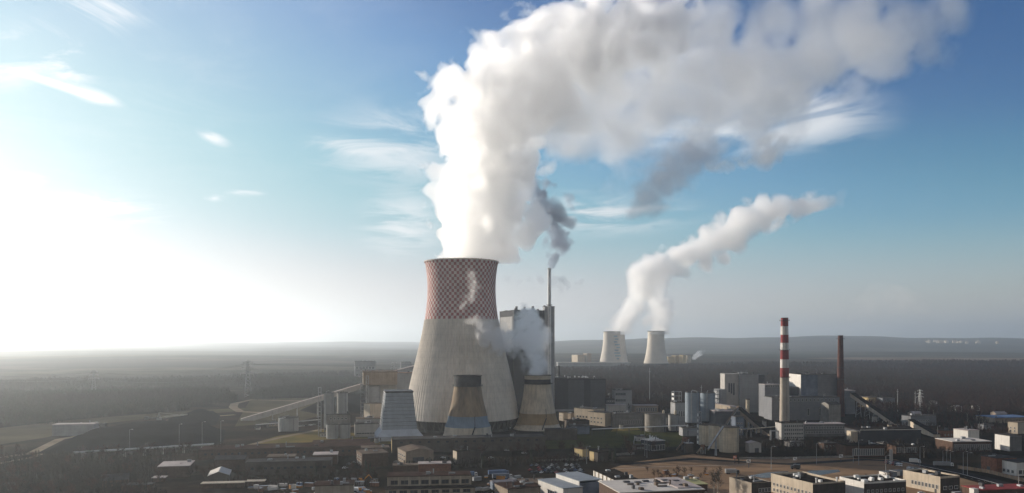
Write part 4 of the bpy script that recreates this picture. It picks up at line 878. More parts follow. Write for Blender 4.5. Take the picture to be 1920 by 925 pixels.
sm_ = (('shed', 'small pale shed at the end of the green lawn', 1195, 828, 16, 819, 'panel_light'), ('shed', 'small dark shed left of the glass fronted pavilion', 1192, 845, 18, 836, 'brick_grey'), ('shed', 'flat tan shed beside the foot of the long conveyor', 505, 800, 16, 793, 'tan_wall'), ('shed', 'row of pale sheds beside the lawn at left', 600, 820, 18, 813, 'panel_light'), ('shed', 'tiny white shed on the gravel left of the round grey tank', 478, 806, 9, 801, 'white_paint'), ('shed', 'low pale shed below the white office block', 1480, 838, 30, 830, 'grey_wall'), ('shed', 'brown shed in the dark yard below the long office wing', 1545, 842, 26, 832, 'brick_brown'), ('shed', 'pale kiosk before the long dark hall', 1655, 840, 12, 832, 'panel_light'), ('shed', 'rusty shed right of the short sunlit conveyor', 1768, 820, 24, 808, 'brick_red'), ('shed', 'grey shed on stilts behind the white cube house', 1845, 806, 22, 797, 'panel_mid'), ('shed', 'cream shed behind the two cream workshops', 1128, 784, 14, 774, 'cream_wall'), ('shed', 'tan shed right of the cluster of switch houses', 1086, 788, 10, 779, 'tan_wall'), ('shed', 'long low grey shed behind the dark tanks', 1250, 796, 44, 784, 'grey_wall'))
for n_, l_, px, py, w__, t__, m_ in sm_: bld(n_, l_, 'shed', px, py, w__, t__, 8, 14, m_, 'roof_grey', clutter=1, win=[('f', 1, 3, 1.2, 1.3, 1.4, 1, .08, .92)], door=('l', .5, 1.6, 2.4))
# ------------------------------------------------------------------ far plant on the horizon
def far_tower(label, px, rows, mural=False):
    Y = 3300.0; k = Y / F; o = empty('cooling_tower', ((px - CX) * k, Y, 0)); tag(o, label, 'cooling tower', None)
    zs = [(H + (HY - r) * k, hw * k) for r, hw in rows]; zs[0] = (4.0, zs[0][1])
    p = smooth_prof([(r, z) for z, r in zs], 24); mb = MB(); n = 72
    v = [(r * math.cos(2 * math.pi * i / n), r * math.sin(2 * math.pi * i / n), z) for r, z in p for i in range(n)]; f = []; mi = []
    for j in range(len(p) - 1):
        for i in range(n):
            i2 = (i + 1) % n; f.append((j * n + i, j * n + i2, (j + 1) * n + i2, (j + 1) * n + i))
    mb.add(v, f); mb.build('shell', M['far_white'], o, smooth=True)
    mb = MB(); rt, zt = p[-1]; mb.lathe([(rt - 2, zt - 30), (rt - 2, zt + .5), (rt + 1.2, zt + .5), (rt + 1.2, zt - 2.5)], 60, cap=False); mb.build('rim', M['dark_concrete'], o)
    mb = MB(); mb.lathe([(p[0][0] - 3, -4), (p[0][0] - 2, 4)], 48, cap=False); mb.build('air_inlet', M['inner_dark'], o)
    if mural:
        for j in range(3, 21, 2):
            r0, z0 = p[j]; r1, z1 = p[j + 1]; rg = random.Random(j)
            for c in range(rg.randint(1, 3)):
                a0 = -1.5 + rg.uniform(0, .35); a1 = a0 + rg.uniform(.2, .5); mb = MB(); nn = 6
                for i in range(nn):
                    b0, b1 = a0 + (a1 - a0) * i / nn, a0 + (a1 - a0) * (i + 1) / nn
                    mb.add([((r + .25) * math.cos(b), (r + .25) * math.sin(b), z) for r, z, b in ((r0, z0, b0), (r0, z0, b1), (r1, z1, b1), (r1, z1, b0))], [(0, 1, 2, 3)])
                mb.build('mural_patch', M['far_mural'], o)
    return o
far_tower('far white cooling tower with a blue green mural on its side', 1147.5, [(682, 24), (664, 20), (640, 16.5), (622, 15.8)], True)
far_tower('far white cooling tower partly behind the tower with the mural', 1165, [(682, 22), (664, 19.4), (640, 16.6), (622, 16)]).location.y += 150
far_tower('far plain cooling tower standing apart to the right', 1230, [(684, 23), (664, 19), (640, 15.8), (621, 15.3)])
bld('far_boiler_house', 'far pinkish boiler house left of the far cooling towers', 'boiler house', 1083, 682, 14, 666, 60, 20, 'cream_wall', 'roof_pale', Y=3350)
bld('far_boiler_house', 'taller slim block beside the far pinkish boiler house', 'boiler house', 1101, 682, 8, 663, 40, 20, 'tan_wall', 'roof_pale', Y=3350)
bld('far_flat', 'far sunlit yellow slab block right of the cooling towers', 'apartment block', 1253, 680, 14, 669, 30, 35, 'yellow_wall', 'roof_pale', Y=3400)
bld('far_flat', 'far sunlit yellow tower block between slab and twin blocks', 'apartment block', 1267, 680, 9, 667, 24, 35, 'yellow_wall', 'roof_pale', Y=3420)
bld('far_flat', 'far pale tower block, left of a close pair', 'apartment block', 1281, 680, 6, 666, 24, 35, 'yellow_wall', 'roof_pale', Y=3400)
bld('far_flat', 'far pale tower block, right of a close pair', 'apartment block', 1289, 680, 8, 667, 24, 35, 'cream_wall', 'roof_pale', Y=3420)
bld('far_long_hall', 'far long pale hall stretching in front of the far cooling towers', 'industrial hall', 1046, 688, 138, 680, 40, 4, 'panel_grey', 'roof_white', Y=3060)
for i in range(18):
    rg = random.Random(i); px = 1660 + rg.uniform(60, 160); r = 648 + rg.uniform(0, 5); Y = 9000.0
    z = float(terrain_h(np.array([(px - CX) / F * Y]), np.array([Y]))[0]); k = Y / F
    mb = MB(); hh = rg.uniform(12, 30); mb.cbox(0, 0, -4, rg.uniform(18, 50), 20, hh + 4); mb.cbox(3, 2, hh, 8, 8, 5)
    o = mb.build('far_apartment_block', M['cream_wall'], None, ((px - CX) * k, Y + rg.uniform(-700, 500), z)); tag(o, 'tiny pale apartment block of a far town under the right hills', 'apartment block', 'far apartment blocks')
# ------------------------------------------------------------------ foreground, right: yard buildings at the bottom edge
bld('yard_building', 'beige block with a dark front and clean end wall at the bottom edge', 'building', 1409, 941, 42, 908, 22, 20, 'beige_wall', 'roof_felt', parapet=.7, clutter=6, win=[('f', 2, 4, 1.5, 2.2, 1.2, 4, .35, .97)], door=('l', .3, 2, 3))
bld('yard_building', 'beige building with a row of square windows along its lit side', 'building', 1524, 944, 72, 911, 38, 20, 'cream_wall', 'roof_felt', parapet=1.4, clutter=9, clutter_mat='steel_white', win=[('l', 2, 11, 1.3, 1.7, 1.1, 3.4, .02, .96), ('f', 1, 6, 2, 1.4, 1.4, 1, .05, .95)])
bld('yard_building', 'low dark block with bright white parapets between two beige buildings', 'building', 1620, 938, 92, 908, 22, 16, 'white_paint', 'roof_felt', parapet=1.0, clutter=9, clutter_mat='steel_white', win=[('f', 2, 9, 1.4, 1.6, 1.0, 3.2, .05, .97)])
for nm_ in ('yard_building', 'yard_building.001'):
    b = bpy.data.objects[nm_]; w_, h_, d_ = b['_whd']; part_box(b, 'front_shade_panel', 'front_shade', .02, -.03, 0, w_ - .02, -.012, h_ + .5)  # thin dark panel, the shade on the front wall as colour
part_box(bpy.data.objects['yard_building.002'], 'front_shade_panel', 'front_shade', .02, -.03, 0, bpy.data.objects['yard_building.002']['_whd'][0] - .02, -.012, bpy.data.objects['yard_building.002']['_whd'][1])  # shaded front put into a darker colour here too
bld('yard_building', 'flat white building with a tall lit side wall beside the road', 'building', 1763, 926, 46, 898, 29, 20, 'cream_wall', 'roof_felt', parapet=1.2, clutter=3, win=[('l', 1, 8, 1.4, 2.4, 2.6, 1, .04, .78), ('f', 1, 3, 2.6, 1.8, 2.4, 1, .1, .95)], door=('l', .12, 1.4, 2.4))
part_box(bpy.data.objects['yard_building.003'], 'front_shade_panel', 'front_shade', .02, -.03, 0, bpy.data.objects['yard_building.003']['_whd'][0] - .02, -.012, bpy.data.objects['yard_building.003']['_whd'][1])  # dark panel in place of shade on this front
for i, (px, py, l) in enumerate(((1663, 897, 'white box trailer in the yard, left of a pair'), (1682, 895, 'white box trailer in the yard, right of a pair'))):
    p = G(px, py); o = empty('box_trailer', p, .25); tag(o, l, 'trailer'); part_box(o, 'box_body', 'white_paint', 0, 0, 1, 2.5, 8, 3.8); part_box(o, 'roof', 'steel_dark', -.1, -.1, 3.82, 8.5, 8.1, 3.95); part_box(o, 'dark_side', 'panel_blue', 2.52, .1, .9, 8.4, 7.9, 3.8)
    for x in (1, 6.5):
        mb = MB(); mb.cbox(x, .4, 0, .9, .4, .95); mb.build('wheel', M['tyre'], o)
bld('red_roof_hall', 'low hall with a dark red roof in the bottom right corner', 'industrial hall', 1836, 946, 120, 920, 14, 9, 'brick_brown', 'roof_red', clutter=4)
part_box(bpy.data.objects['red_roof_hall'], 'white_gable', 'white_paint', -3.2, .3, 0, -.02, 4, 9)
bld('white_roof_hall', 'wide hall with a bright cream white roof at the bottom edge', 'industrial hall', 1163, 972, 165, 925, 36, 12, 'brick_brown', 'roof_white', clutter=12, clutter_mat='roof_tan', over=.6)
b = bpy.data.objects['white_roof_hall']; w_, h_, d_ = b['_whd']; part_box(b, 'pink_roof_section', 'roof_pale', w_ * .72, 4, h_ + .46, w_ + .6, d_ + .6, h_ + .9)
for i in range(6): part_box(b, 'skylight', 'steel_dark', w_ * (.25 + .12 * i), d_ - 9 - (i % 2) * 3, h_ + .46, w_ * (.25 + .12 * i) + 3.5, d_ - 6.5 - (i % 2) * 3, h_ + 1.3)
bld('diagonal_hall', 'long hall with a dark roof and white buttressed side wall', 'industrial hall', 1182, 934, 46, 914, 66, 14, 'white_paint', 'roof_felt', clutter=5, win=[('f', 1, 5, 1.5, 1.8, 2, 1, .1, .9)])
b = bpy.data.objects['diagonal_hall']; w_, h_, d_ = b['_whd']
for i in range(9): part_box(b, 'buttress', 'cream_wall', -.5, 2 + i * 7.5, 0, -.02, 3 + i * 7.5, h_ - .1)
part_box(b, 'front_shade_panel', 'front_shade', .02, -.03, 0, w_ - .02, -.012, h_)  # front darkened by colour to stand for its shade
b = bld('double_hall', 'pale blue roofed double hall with white end walls', 'industrial hall', 1056, 941, 38, 917, 34, 24, 'white_paint', 'roof_blue', clutter=0, win=[('l', 1, 6, 1.5, 2.2, 1.6, 1, .05, .6), ('f', 1, 4, 2, 2, 1.5, 1, .1, .9)])
w_, h_, d_ = b['_whd']; part_box(b, 'side_hall', 'panel_blue', w_ + .02, 3, 0, w_ + 15, d_ - 2, h_ + 2); part_box(b, 'step_wall', 'white_paint', w_ - .5, 3.5, h_ + .46, w_ + .01, d_, h_ + 3.0); part_box(b, 'side_roof', 'roof_blue', w_ - .6, 2.6, h_ + 3.02, w_ + 15.4, d_ + .4, h_ + 3.4)
bld('green_roof_shed', 'low shed with a mossy yellow green roof behind the white roof hall', 'shed', 1262, 925, 68, 911, 20, 11, 'brick_brown', 'roof_green', clutter=1)
bld('grey_annexe', 'grey annexe with small dark windows joined to the diagonal hall', 'industrial hall', 1190, 922, 40, 906, 12, 12, 'grey_wall', 'roof_felt', win=[('f', 1, 6, 1.1, 1.5, 1.6, 1, .05, .95)])
bld('yard_shed', 'small dark shed with a sunlit tan end, left of two in the yard', 'shed', 1092, 858, 12, 843, 10, 36, 'yellow_wall', 'roof_brown', door=('l', .5, 2, 2.6))
bld('yard_shed', 'dark shed with a sunlit tan end, right of two in the yard', 'shed', 1121, 867, 34, 849, 12, 30, 'brick_grey', 'roof_felt', clutter=1)
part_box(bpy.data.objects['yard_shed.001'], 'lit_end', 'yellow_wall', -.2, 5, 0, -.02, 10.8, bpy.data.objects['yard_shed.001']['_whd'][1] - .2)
mb = MB()
for i in range(4): mb.lathe([(.7, 0), (.7, 9.5), (.45, 10)], 12, i * 2.4, 0)
o = mb.build('filter_tubes', M['silo_cream'], None, G(1126, 937)); tag(o, 'row of pale upright filter tubes at the bottom edge beside the double hall', 'filter')
bld('yard_building', 'brown roofed block with a lit yellow end left of the double hall', 'building', 952, 941, 62, 918, 22, 22, 'tan_wall', 'roof_brown', clutter=7, win=[('f', 1, 7, 1.3, 1.5, 1.2, 1, .05, .95), ('l', 1, 3, 1.2, 1.5, 1.2, 1, .1, .9)])
bld('yard_building', 'flat tan roofed block behind the brown roofed block', 'building', 962, 922, 66, 908, 16, 12, 'brick_grey', 'roof_tan', clutter=5)
bld('yard_building', 'pale curved roof shelter left of the tan roofed block', 'building', 928, 922, 42, 909, 12, 16, 'panel_blue', 'roof_pale', clutter=1, gable=(1.6, 'x'))

# ------------------------------------------------------------------ foreground, centre and left
bld('factory_building', 'long two tier factory with a brown roof and big windows, bottom centre', 'factory', 727, 925, 155, 895, 16, 7, 'beige_wall', 'roof_brown', clutter=4, win=[('f', 1, 8, 4.6, 2.6, 5.2, 1, .02, .99, 'beige_wall')])
b = bpy.data.objects['factory_building']; w_, h_, d_ = b['_whd']; part_box(b, 'lower_wing', 'beige_wall', -1, -9, 0, w_ + 2, -.02, 3.9); part_box(b, 'lower_roof', 'roof_felt', -1.4, -9.4, 3.92, w_ + 2.4, -.16, 4.3)
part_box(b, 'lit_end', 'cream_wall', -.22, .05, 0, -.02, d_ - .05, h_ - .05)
for i in range(8): p = link('window', window_mesh(4.4, 2.0, 'beige_wall'), b, (w_ * (i + .5) / 8, -9.05, 1.2))
for i in range(9): part_box(b, 'pilaster', 'cream_wall', w_ * i / 8 - .25, -.25, 4.3, w_ * i / 8 + .25, -.02, h_)
bld('workshop', 'brown flat roofed workshop with a lit gable beside parked cars', 'workshop', 679, 877, 46, 852, 22, 22, 'brick_brown', 'roof_tan', clutter=2, win=[('l', 2, 3, 2, 2, 1.5, 4.2, .08, .92)])
bld('workshop', 'tan hall with a shallow curved roof and dark wide gate', 'workshop', 761, 872, 50, 848, 26, 22, 'tan_wall', 'roof_tan', gable=(2.2, 'y'), win=[('l', 2, 4, 2.4, 1.6, 2, 3.2, .05, .95)], door=('f', .45, 9, 5.4))
bld('gate_house', 'narrow two storey house with a bright end between bare trees', 'house', 857, 870, 42, 847, 9, 24, 'brick_grey', 'roof_felt', win=[('l', 2, 2, 1.6, 2, 1.4, 4, .1, .9)], clutter=2)
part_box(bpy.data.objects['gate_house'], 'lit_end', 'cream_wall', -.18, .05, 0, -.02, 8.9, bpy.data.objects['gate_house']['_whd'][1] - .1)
bld('workshop', 'pale roofed low shed before the curved roof hall', 'workshop', 737, 890, 46, 874, 9, 8, 'brick_brown', 'roof_tan', clutter=2)
bld('workshop', 'brick shed with a long pale roof right of the low pale shed', 'workshop', 785, 888, 60, 871, 11, 8, 'brick_red', 'roof_pale', clutter=1)
bld('long_brick_hall', 'very long low brick hall with a flat brown roof, left of centre', 'industrial hall', 372, 862, 320, 845, 26, 11, 'brick_brown', 'roof_brown', clutter=7, win=[('f', 1, 26, 1.7, 1.6, 3.2, 1, .02, .98, 'brick_brown')], seed=12)
bld('grey_hall', 'dark hall with a plain grey brick front among bare trees', 'industrial hall', 460, 892, 155, 868, 16, 9, 'brick_grey', 'roof_grey', clutter=4, win=[('f', 1, 12, 2, 1.6, 4, 1, .04, .96, 'brick_grey')])
bld('roof_house', 'pinkish grey shed with a pale roof behind the dark grey brick hall', 'shed', 587, 872, 44, 854, 16, 10, 'brick_brown', 'roof_pale', clutter=1)
bld('roof_house', 'small pale roofed shed standing behind the long dark hall', 'shed', 500, 876, 50, 858, 14, 9, 'brick_brown', 'roof_tan', clutter=1)
bld('roof_house', 'grey double roofed shed left of the long dark hall', 'shed', 402, 886, 54, 863, 18, 10, 'brick_brown', 'roof_grey', clutter=1, gable=(1.8, 'x'))
bld('flat_house', 'big brick block with a pale pinkish white roof at the left', 'building', 296, 897, 54, 876, 24, 14, 'brick_brown', 'roof_pale', clutter=1)
bld('gable_house', 'small hall with a bright bluish white gabled roof', 'building', 390, 907, 36, 893, 22, 16, 'brick_grey', 'roof_white', gable=(2.6, 'y'))
bld('flat_house', 'long low garage row with a cream flat roof, left piece', 'garage', 377, 917, 76, 908, 6, 9, 'brick_brown', 'cream_wall')
bld('flat_house', 'short garage row with a cream flat roof, right piece', 'garage', 462, 912, 32, 904, 6, 9, 'brick_brown', 'cream_wall')
bld('flat_house', 'narrow shed with a pale roof strip at the left edge of the halls', 'shed', 285, 905, 22, 897, 7, 9, 'brick_brown', 'roof_pale')
bld('roof_house', 'small dull shed roof among bare trees, lower left', 'shed', 190, 915, 42, 902, 12, 24, 'brick_brown', 'roof_grey', gable=(3, 'x'))
bld('roof_house', 'flat dull shed among bare trees, lower left corner', 'shed', 225, 922, 55, 911, 8, 9, 'brick_brown', 'roof_grey')
bld('roof_house', 'grey shed at the lower left edge of the thicket', 'shed', 0, 922, 22, 911, 8, 14, 'brick_grey', 'roof_grey')
bld('brown_hall', 'long brown roofed hall just below the ash loading block', 'industrial hall', 585, 846, 105, 832, 22, 10, 'brick_brown', 'roof_brown', clutter=2)
bld('brown_hall', 'short brown hall with a lit white corner left of the lit yellow end', 'industrial hall', 678, 858, 50, 841, 14, 12, 'brick_grey', 'roof_tan', clutter=1)
bld('yard_building', 'tan roofed block at the bottom edge left of the two tier factory', 'building', 590, 938, 70, 912, 16, 9, 'beige_wall', 'roof_brown', clutter=5, win=[('f', 1, 7, 1.4, 1.6, 1.4, 1, .04, .96)])
bld('coal_shed', 'long hazy shed beyond the coal heap at the left', 'shed', 98, 818, 72, 797, 14, 8, 'panel_grey', 'roof_pale', clutter=1)

# ------------------------------------------------------------------ pipe bridge, stacker, poles, pylons, signs, fences
o = empty('pipe_bridge', (0, 0, 0)); tag(o, 'long pale pipe bridge on posts in front of the coal heap', 'pipe bridge')
A, B = XZ(138, 849, 640), XZ(400, 833, 690); mb = MB(); mb.tube([A, B], .75, 10); mb.tube([A + Vector((0, 1.8, .2)), B + Vector((0, 1.8, .2))], .4, 8); mb.build('pipe', M['steel_white'], o)
for i in range(7):
    p = A + (B - A) * ((i + .4) / 7); mb = MB(); mb.bar((p.x - .8, p.y + .5, 0), (p.x - .8, p.y + .5, p.z - .6), .5); mb.bar((p.x + .8, p.y + .5, 0), (p.x + .8, p.y + .5, p.z - .6), .5); mb.bar((p.x - 1.4, p.y + .5, p.z - .8), (p.x + 1.4, p.y + .5, p.z - .8), .4); mb.build('post', M['panel_light'], o)
def stacker(label, px, py, s, rz):
    o = empty('stacker', G(px, py), rz); tag(o, label, 'stacker'); mb = MB(); mb.cbox(0, 0, 0, 9 * s, 7 * s, 1.6); mb.build('bogie', M['steel_dark'], o)
    mb = MB(); mb.bar((-3 * s, 0, 1), (0, 0, 14 * s), .8); mb.bar((3 * s, 0, 1), (0, 0, 14 * s), .8); mb.bar((-3 * s, 0, 1), (3 * s, 0, 7 * s), .5); mb.cbox(0, 0, 5 * s, 5 * s, 4 * s, 3 * s); mb.build('tower_frame', M['steel'], o)
    mb = MB(); mb.bar((0, 0, 8 * s), (30 * s, 0, 11 * s), 1.6, 1.3); mb.bar((0, 0, 14 * s), (22 * s, 0, 10.5 * s), .3); mb.build('boom', M['panel_light'], o)
    mb = MB(); mb.bar((0, 0, 8 * s), (-12 * s, 0, 8 * s), 1.5); mb.cbox(-13 * s, 0, 6 * s, 4, 4, 4); mb.bar((0, 0, 14 * s), (-12 * s, 0, 9 * s), .3); mb.build('counterweight', M['steel_dark'], o)
stacker('pale coal stacker machine with a long boom beside the heaps', 298, 797, 1.0, .35); stacker('coal stacker half hidden behind the coal heap, left', 182, 808, .7, 2.9)
def lamp_post(label, px, py, top, Y=None, group=None, arm=1):
    Y = Y or Yof(py); h = H + (HY - top) * Y / F; o = empty('lamp_post', ((px - CX) * Y / F, Y, 0), R.uniform(-.4, .4)); tag(o, label, 'lamp post', group)
    mb = MB(); mb.tube([(0, 0, 0), (0, 0, h)], [.22, .12], 8); mb.build('pole', M['steel'], o)
    mb = MB(); mb.tube([(0, 0, h - .1), (1.2 * arm, 0, h + .4), (2.2 * arm, 0, h + .4)], .08, 6); mb.build('arm', M['steel'], o)
    mb = MB(); mb.cbox(2.5 * arm, 0, h + .3, 1.2, .4, .22); mb.build('lamp_head', M['steel_white'], o); return o
lamp_post('tall lamp mast standing before the coal heap, with a pale head', 243, 846, 806); lamp_post('lamp mast at the left end of the low white roofed conveyor', 336, 842, 796); lamp_post('lamp mast at the right end of the coal heap', 379, 838, 792); lamp_post('slim mast at the right tip of the coal yard', 414, 836, 790)
for i, (px, py, t) in enumerate(((1209, 855, 806), (1213, 858, 815), (1446, 880, 838), (1531, 872, 832), (1610, 872, 826), (1661, 895, 855), (1725, 874, 838), (1768, 866, 845), (1775, 866, 846), (1782, 866, 848), (1806, 890, 848), (1814, 892, 850), (1600, 868, 842), (1758, 832, 800), (1100, 870, 838))):
    lamp_post('slim lamp post along the road or the edge of the brown yard', px, py, t, group='lamp posts round the yard')
lamp_post('lamp post with a white head beside the white shop at the right edge', 1910, 915, 882)
def pylon(label, px, py, top, m='steel', arms=3):
    Y = Yof(py); h = H + (HY - top) * Y / F; o = empty('pylon', ((px - CX) * Y / F, Y, 0), .25); tag(o, label, 'pylon'); s = h / 45.0; mb = MB(); b_ = 4.2 * s; t_ = .6 * s
    for sx in (-1, 1):
        for sy in (-1, 1): mb.bar((sx * b_, sy * b_, 0), (sx * t_, sy * t_, h), .45 * s)
    for i in range(10):
        z0, z1 = h * i / 10, h * (i + 1) / 10; w0, w1 = b_ + (t_ - b_) * i / 10, b_ + (t_ - b_) * (i + 1) / 10
        for sy in (-1, 1): mb.bar((-w0, sy * w0, z0), (w1, sy * w1, z1), .25 * s); mb.bar((w0, sy * w0, z0), (-w1, sy * w1, z1), .25 * s)
    mb.build('lattice', M[m], o)
    for i in range(arms):
        z = h * (.66 + .15 * i); ln = (9.5, 8, 6.5)[i % 3] * s; mb = MB()
        mb.bar((-ln, 0, z), (ln, 0, z), .5 * s)
        for sx in (-1, 1): mb.bar((sx * ln, 0, z), (0, 0, z + 2.6 * s), .3 * s); mb.bar((sx * ln * .95, 0, z), (sx * ln * .95, 0, z - 2.4 * s), .3 * s)
        mb.build('cross_arm', M[m], o)
    return o
pylon('dark lattice pylon on the hazy plain, far left', 176, 738, 695); pylon('taller lattice pylon on the hazy plain, left of the conveyor', 465, 745, 677)
pylon('pale lattice pylon before the brown forest, right side', 1725, 770, 731, 'steel_white'); pylon('hazy lattice mast behind the absorber building', 739, 712, 679)
for i, (px, py, t, l) in enumerate(((1683, 772, 730, 'thin mast left of the pale pylon'), (1716, 770, 734, 'thin mast touching the left side of the pale pylon'), (1218, 760, 690, 'thin mast standing in the forest right of the pale block'), (1315, 770, 722, 'thin rod mast over the blue grey silos'))):
    Y = Yof(py); h = H + (HY - t) * Y / F; mb = MB(); mb.tube([(0, 0, 0), (0, 0, h)], [.35, .15], 6); mb.bar((-1.5, 0, h * .9), (1.5, 0, h * .9), .2); o = mb.build('mast', M['steel_white'], None, ((px - CX) * Y / F, Y, 0)); tag(o, l, 'mast')
o = empty('power_line', (0, 0, 0)); tag(o, 'sagging power cables strung between the two dark pylons on the left plain', 'power cables')
_pa, _pb = G(176, 738), G(465, 745); _ha, _hb = H + (HY - 695) * _pa.y / F, H + (HY - 677) * _pb.y / F
for k in range(6):
    fa = (.66, .81, .96)[k % 3] - .05; sx = (-1 if k < 3 else 1) * (9, 7.5, 6)[k % 3]
    ends = [Vector((_pa.x * 2.4 - _pb.x, _pa.y * 1.15, _ha * fa)), Vector((_pa.x + sx, _pa.y, _ha * fa)), Vector((_pb.x + sx, _pb.y, _hb * fa)), Vector((_pb.x + 520 + sx, _pb.y + 620, _hb * fa))]
    mb = MB()
    for a_, b_ in zip(ends, ends[1:]): mb.tube([a_ + (b_ - a_) * (i / 12) - Vector((0, 0, 9 * 4 * (i / 12) * (1 - i / 12))) for i in range(13)], .16, 4)
    mb.build('cable', M['steel_dark'], o)
def billboard(label, px, py, top, wpx, face):
    Y = Yof(py); k = Y / F; h = H + (HY - top) * k; w = wpx * k; o = empty('billboard', ((px - CX) * k, Y, 0), .25); tag(o, label, 'billboard'); bh = w * .75
    mb = MB(); mb.bar((0, .2, 0), (0, .2, h - .2), .35); mb.build('post', M['steel_dark'], o)
    mb = MB(); mb.box(-w / 2, 0, h - bh, w / 2, .18, h); mb.build('panel', M[face], o)
    mb = MB(); mb.box(-w * .42, -.04, h - bh * .35, w * .1, -.01, h - bh * .15); mb.box(-w * .42, -.04, h - bh * .62, w * .3, -.01, h - bh * .48); mb.box(w * .12, -.05, h - bh * .92, w * .42, -.02, h - bh * .7); mb.build('printed_area', M['sign_ink' if face == 'sign_white' else 'sign_white'], o)
billboard('orange billboard with a white print at the yard edge', 1378, 869, 855, 6.5, 'sign_orange'); billboard('white billboard next to the orange one', 1404, 878, 862, 8, 'sign_white')
billboard('white billboard above the dark van by the puddles', 1491, 873, 857.5, 7.5, 'sign_white'); billboard('white billboard at the far edge of the yard, rightmost', 1577, 868, 852.5, 8, 'sign_white')
mb = MB(); mb.box(-1.2, -.4, 0, 1.2, .4, 9); o = mb.build('price_totem', M['panel_light'], None, G(1671, 864)); tag(o, 'slim pale totem sign where yard and road meet', 'sign')
def fence(label, pts, hgt, m, step=3.0, gap=.12):
    P = [G(*p) for p in pts]; o = empty('fence', P[0]); tag(o, label, 'fence'); mb = MB(); pb = MB()
    for a, b in zip(P, P[1:]):
        n = max(1, int((b - a).length / step))
        for i in range(n):
            p, q = a + (b - a) * (i / n) - P[0], a + (b - a) * ((i + 1 - gap / step) / n) - P[0]
            mb.bar((p.x, p.y, hgt / 2 + R.uniform(-.1, .1)), (q.x, q.y, hgt / 2), .14, hgt - .1); pb.bar((p.x, p.y, 0), (p.x, p.y, hgt + .15), .22)
    mb.build('panels', M[m], o); pb.build('posts', M['concrete'], o)
pm('fence_rust', (.40, .27, .17), col2=(.24, .17, .12), scale=.3, streak=.3)
fence('rusty cream panel fence along the right side of the road', [(1796, 879), (1850, 887), (1925, 905)], 2.6, 'fence_rust')
fence('low concrete wall along the back of the brown yard', [(1385, 861), (1460, 861), (1600, 858)], 1.6, 'concrete')
fence('concrete fence between the car park and the brown yard', [(1010, 866), (1080, 864), (1140, 856), (1190, 852)], 1.8, 'concrete')
fence('long pale fence below the dry lawn at left', [(440, 843), (560, 838), (690, 833)], 1.6, 'panel_light')

# ------------------------------------------------------------------ vehicles
def make_car(m):
    o = empty('parked_car', (0, 0, 0))
    mb = MB(); prof = [(-2.15, .35), (-2.2, .75), (-2.0, .98), (-1.35, 1.0), (.75, .98), (1.0, .95), (2.05, .82), (2.2, .55), (2.15, .3)]
    v = [(x, -.86, z) for x, z in prof] + [(x, .86, z) for x, z in prof]; n = len(prof)
    mb.add(v, [tuple(range(n)), tuple(range(2 * n - 1, n - 1, -1))] + [(i, i + n, (i + 1) % n + n, (i + 1) % n) for i in range(n)]); mb.build('body', m, o)
    mb = MB(); mb.add([(-1.75, -.78, .98), (1.05, -.78, .96), (1.05, .78, .96), (-1.75, .78, .98), (-1.35, -.64, 1.42), (.35, -.64, 1.42), (.35, .64, 1.42), (-1.35, .64, 1.42)], [(0, 1, 5, 4), (1, 2, 6, 5), (2, 3, 7, 6), (3, 0, 4, 7)]); mb.build('glass', M['glass'], o)
    mb = MB(); mb.box(-1.37, -.66, 1.42, .37, .66, 1.47); mb.build('roof', m, o)
    for x in (-1.35, 1.35):
        for y in (-.8, .8):
            mb = MB(); v = []; 
            for s in (-.11, .11): v += [(x + .33 * math.cos(2 * math.pi * k / 12), y + s, .33 + .33 * math.sin(2 * math.pi * k / 12)) for k in range(12)]
            mb.add(v, [tuple(range(12)), tuple(range(23, 11, -1))] + [(k, (k + 1) % 12, 12 + (k + 1) % 12, 12 + k) for k in range(12)]); mb.build('wheel', M['tyre'], o)
    return o
cars = {}
def car(px, py, colr, rz, label, group):
    k = colr
    if k not in cars: o = cars[k] = make_car(M['car_' + k])
    else: o = copy_tree(cars[k])
    o.location = G(px, py); o.rotation_euler = (0, 0, rz); tag(o, label, 'car', group); return o
rg = random.Random(21); cl = ['white', 'silver', 'dark', 'dark', 'silver', 'white', 'dark', 'dark', 'silver', 'dark', 'blue', 'dark', 'red']
nm = {'white': 'white', 'silver': 'silver', 'dark': 'dark', 'blue': 'blue', 'red': 'red'}
for r_ in range(4):
    for i in range(11):
        if rg.random() < .2: continue
        c = cl[rg.randrange(len(cl))]; car(988 + i * 9.4 + r_ * 3 + rg.uniform(-.8, .8), 873.5 + r_ * 4.6 + rg.uniform(-.3, .3), c, 1.15 + rg.uniform(-.08, .08), '%s car parked in the crowded car park before the double hall' % nm[c], 'cars in the crowded car park')
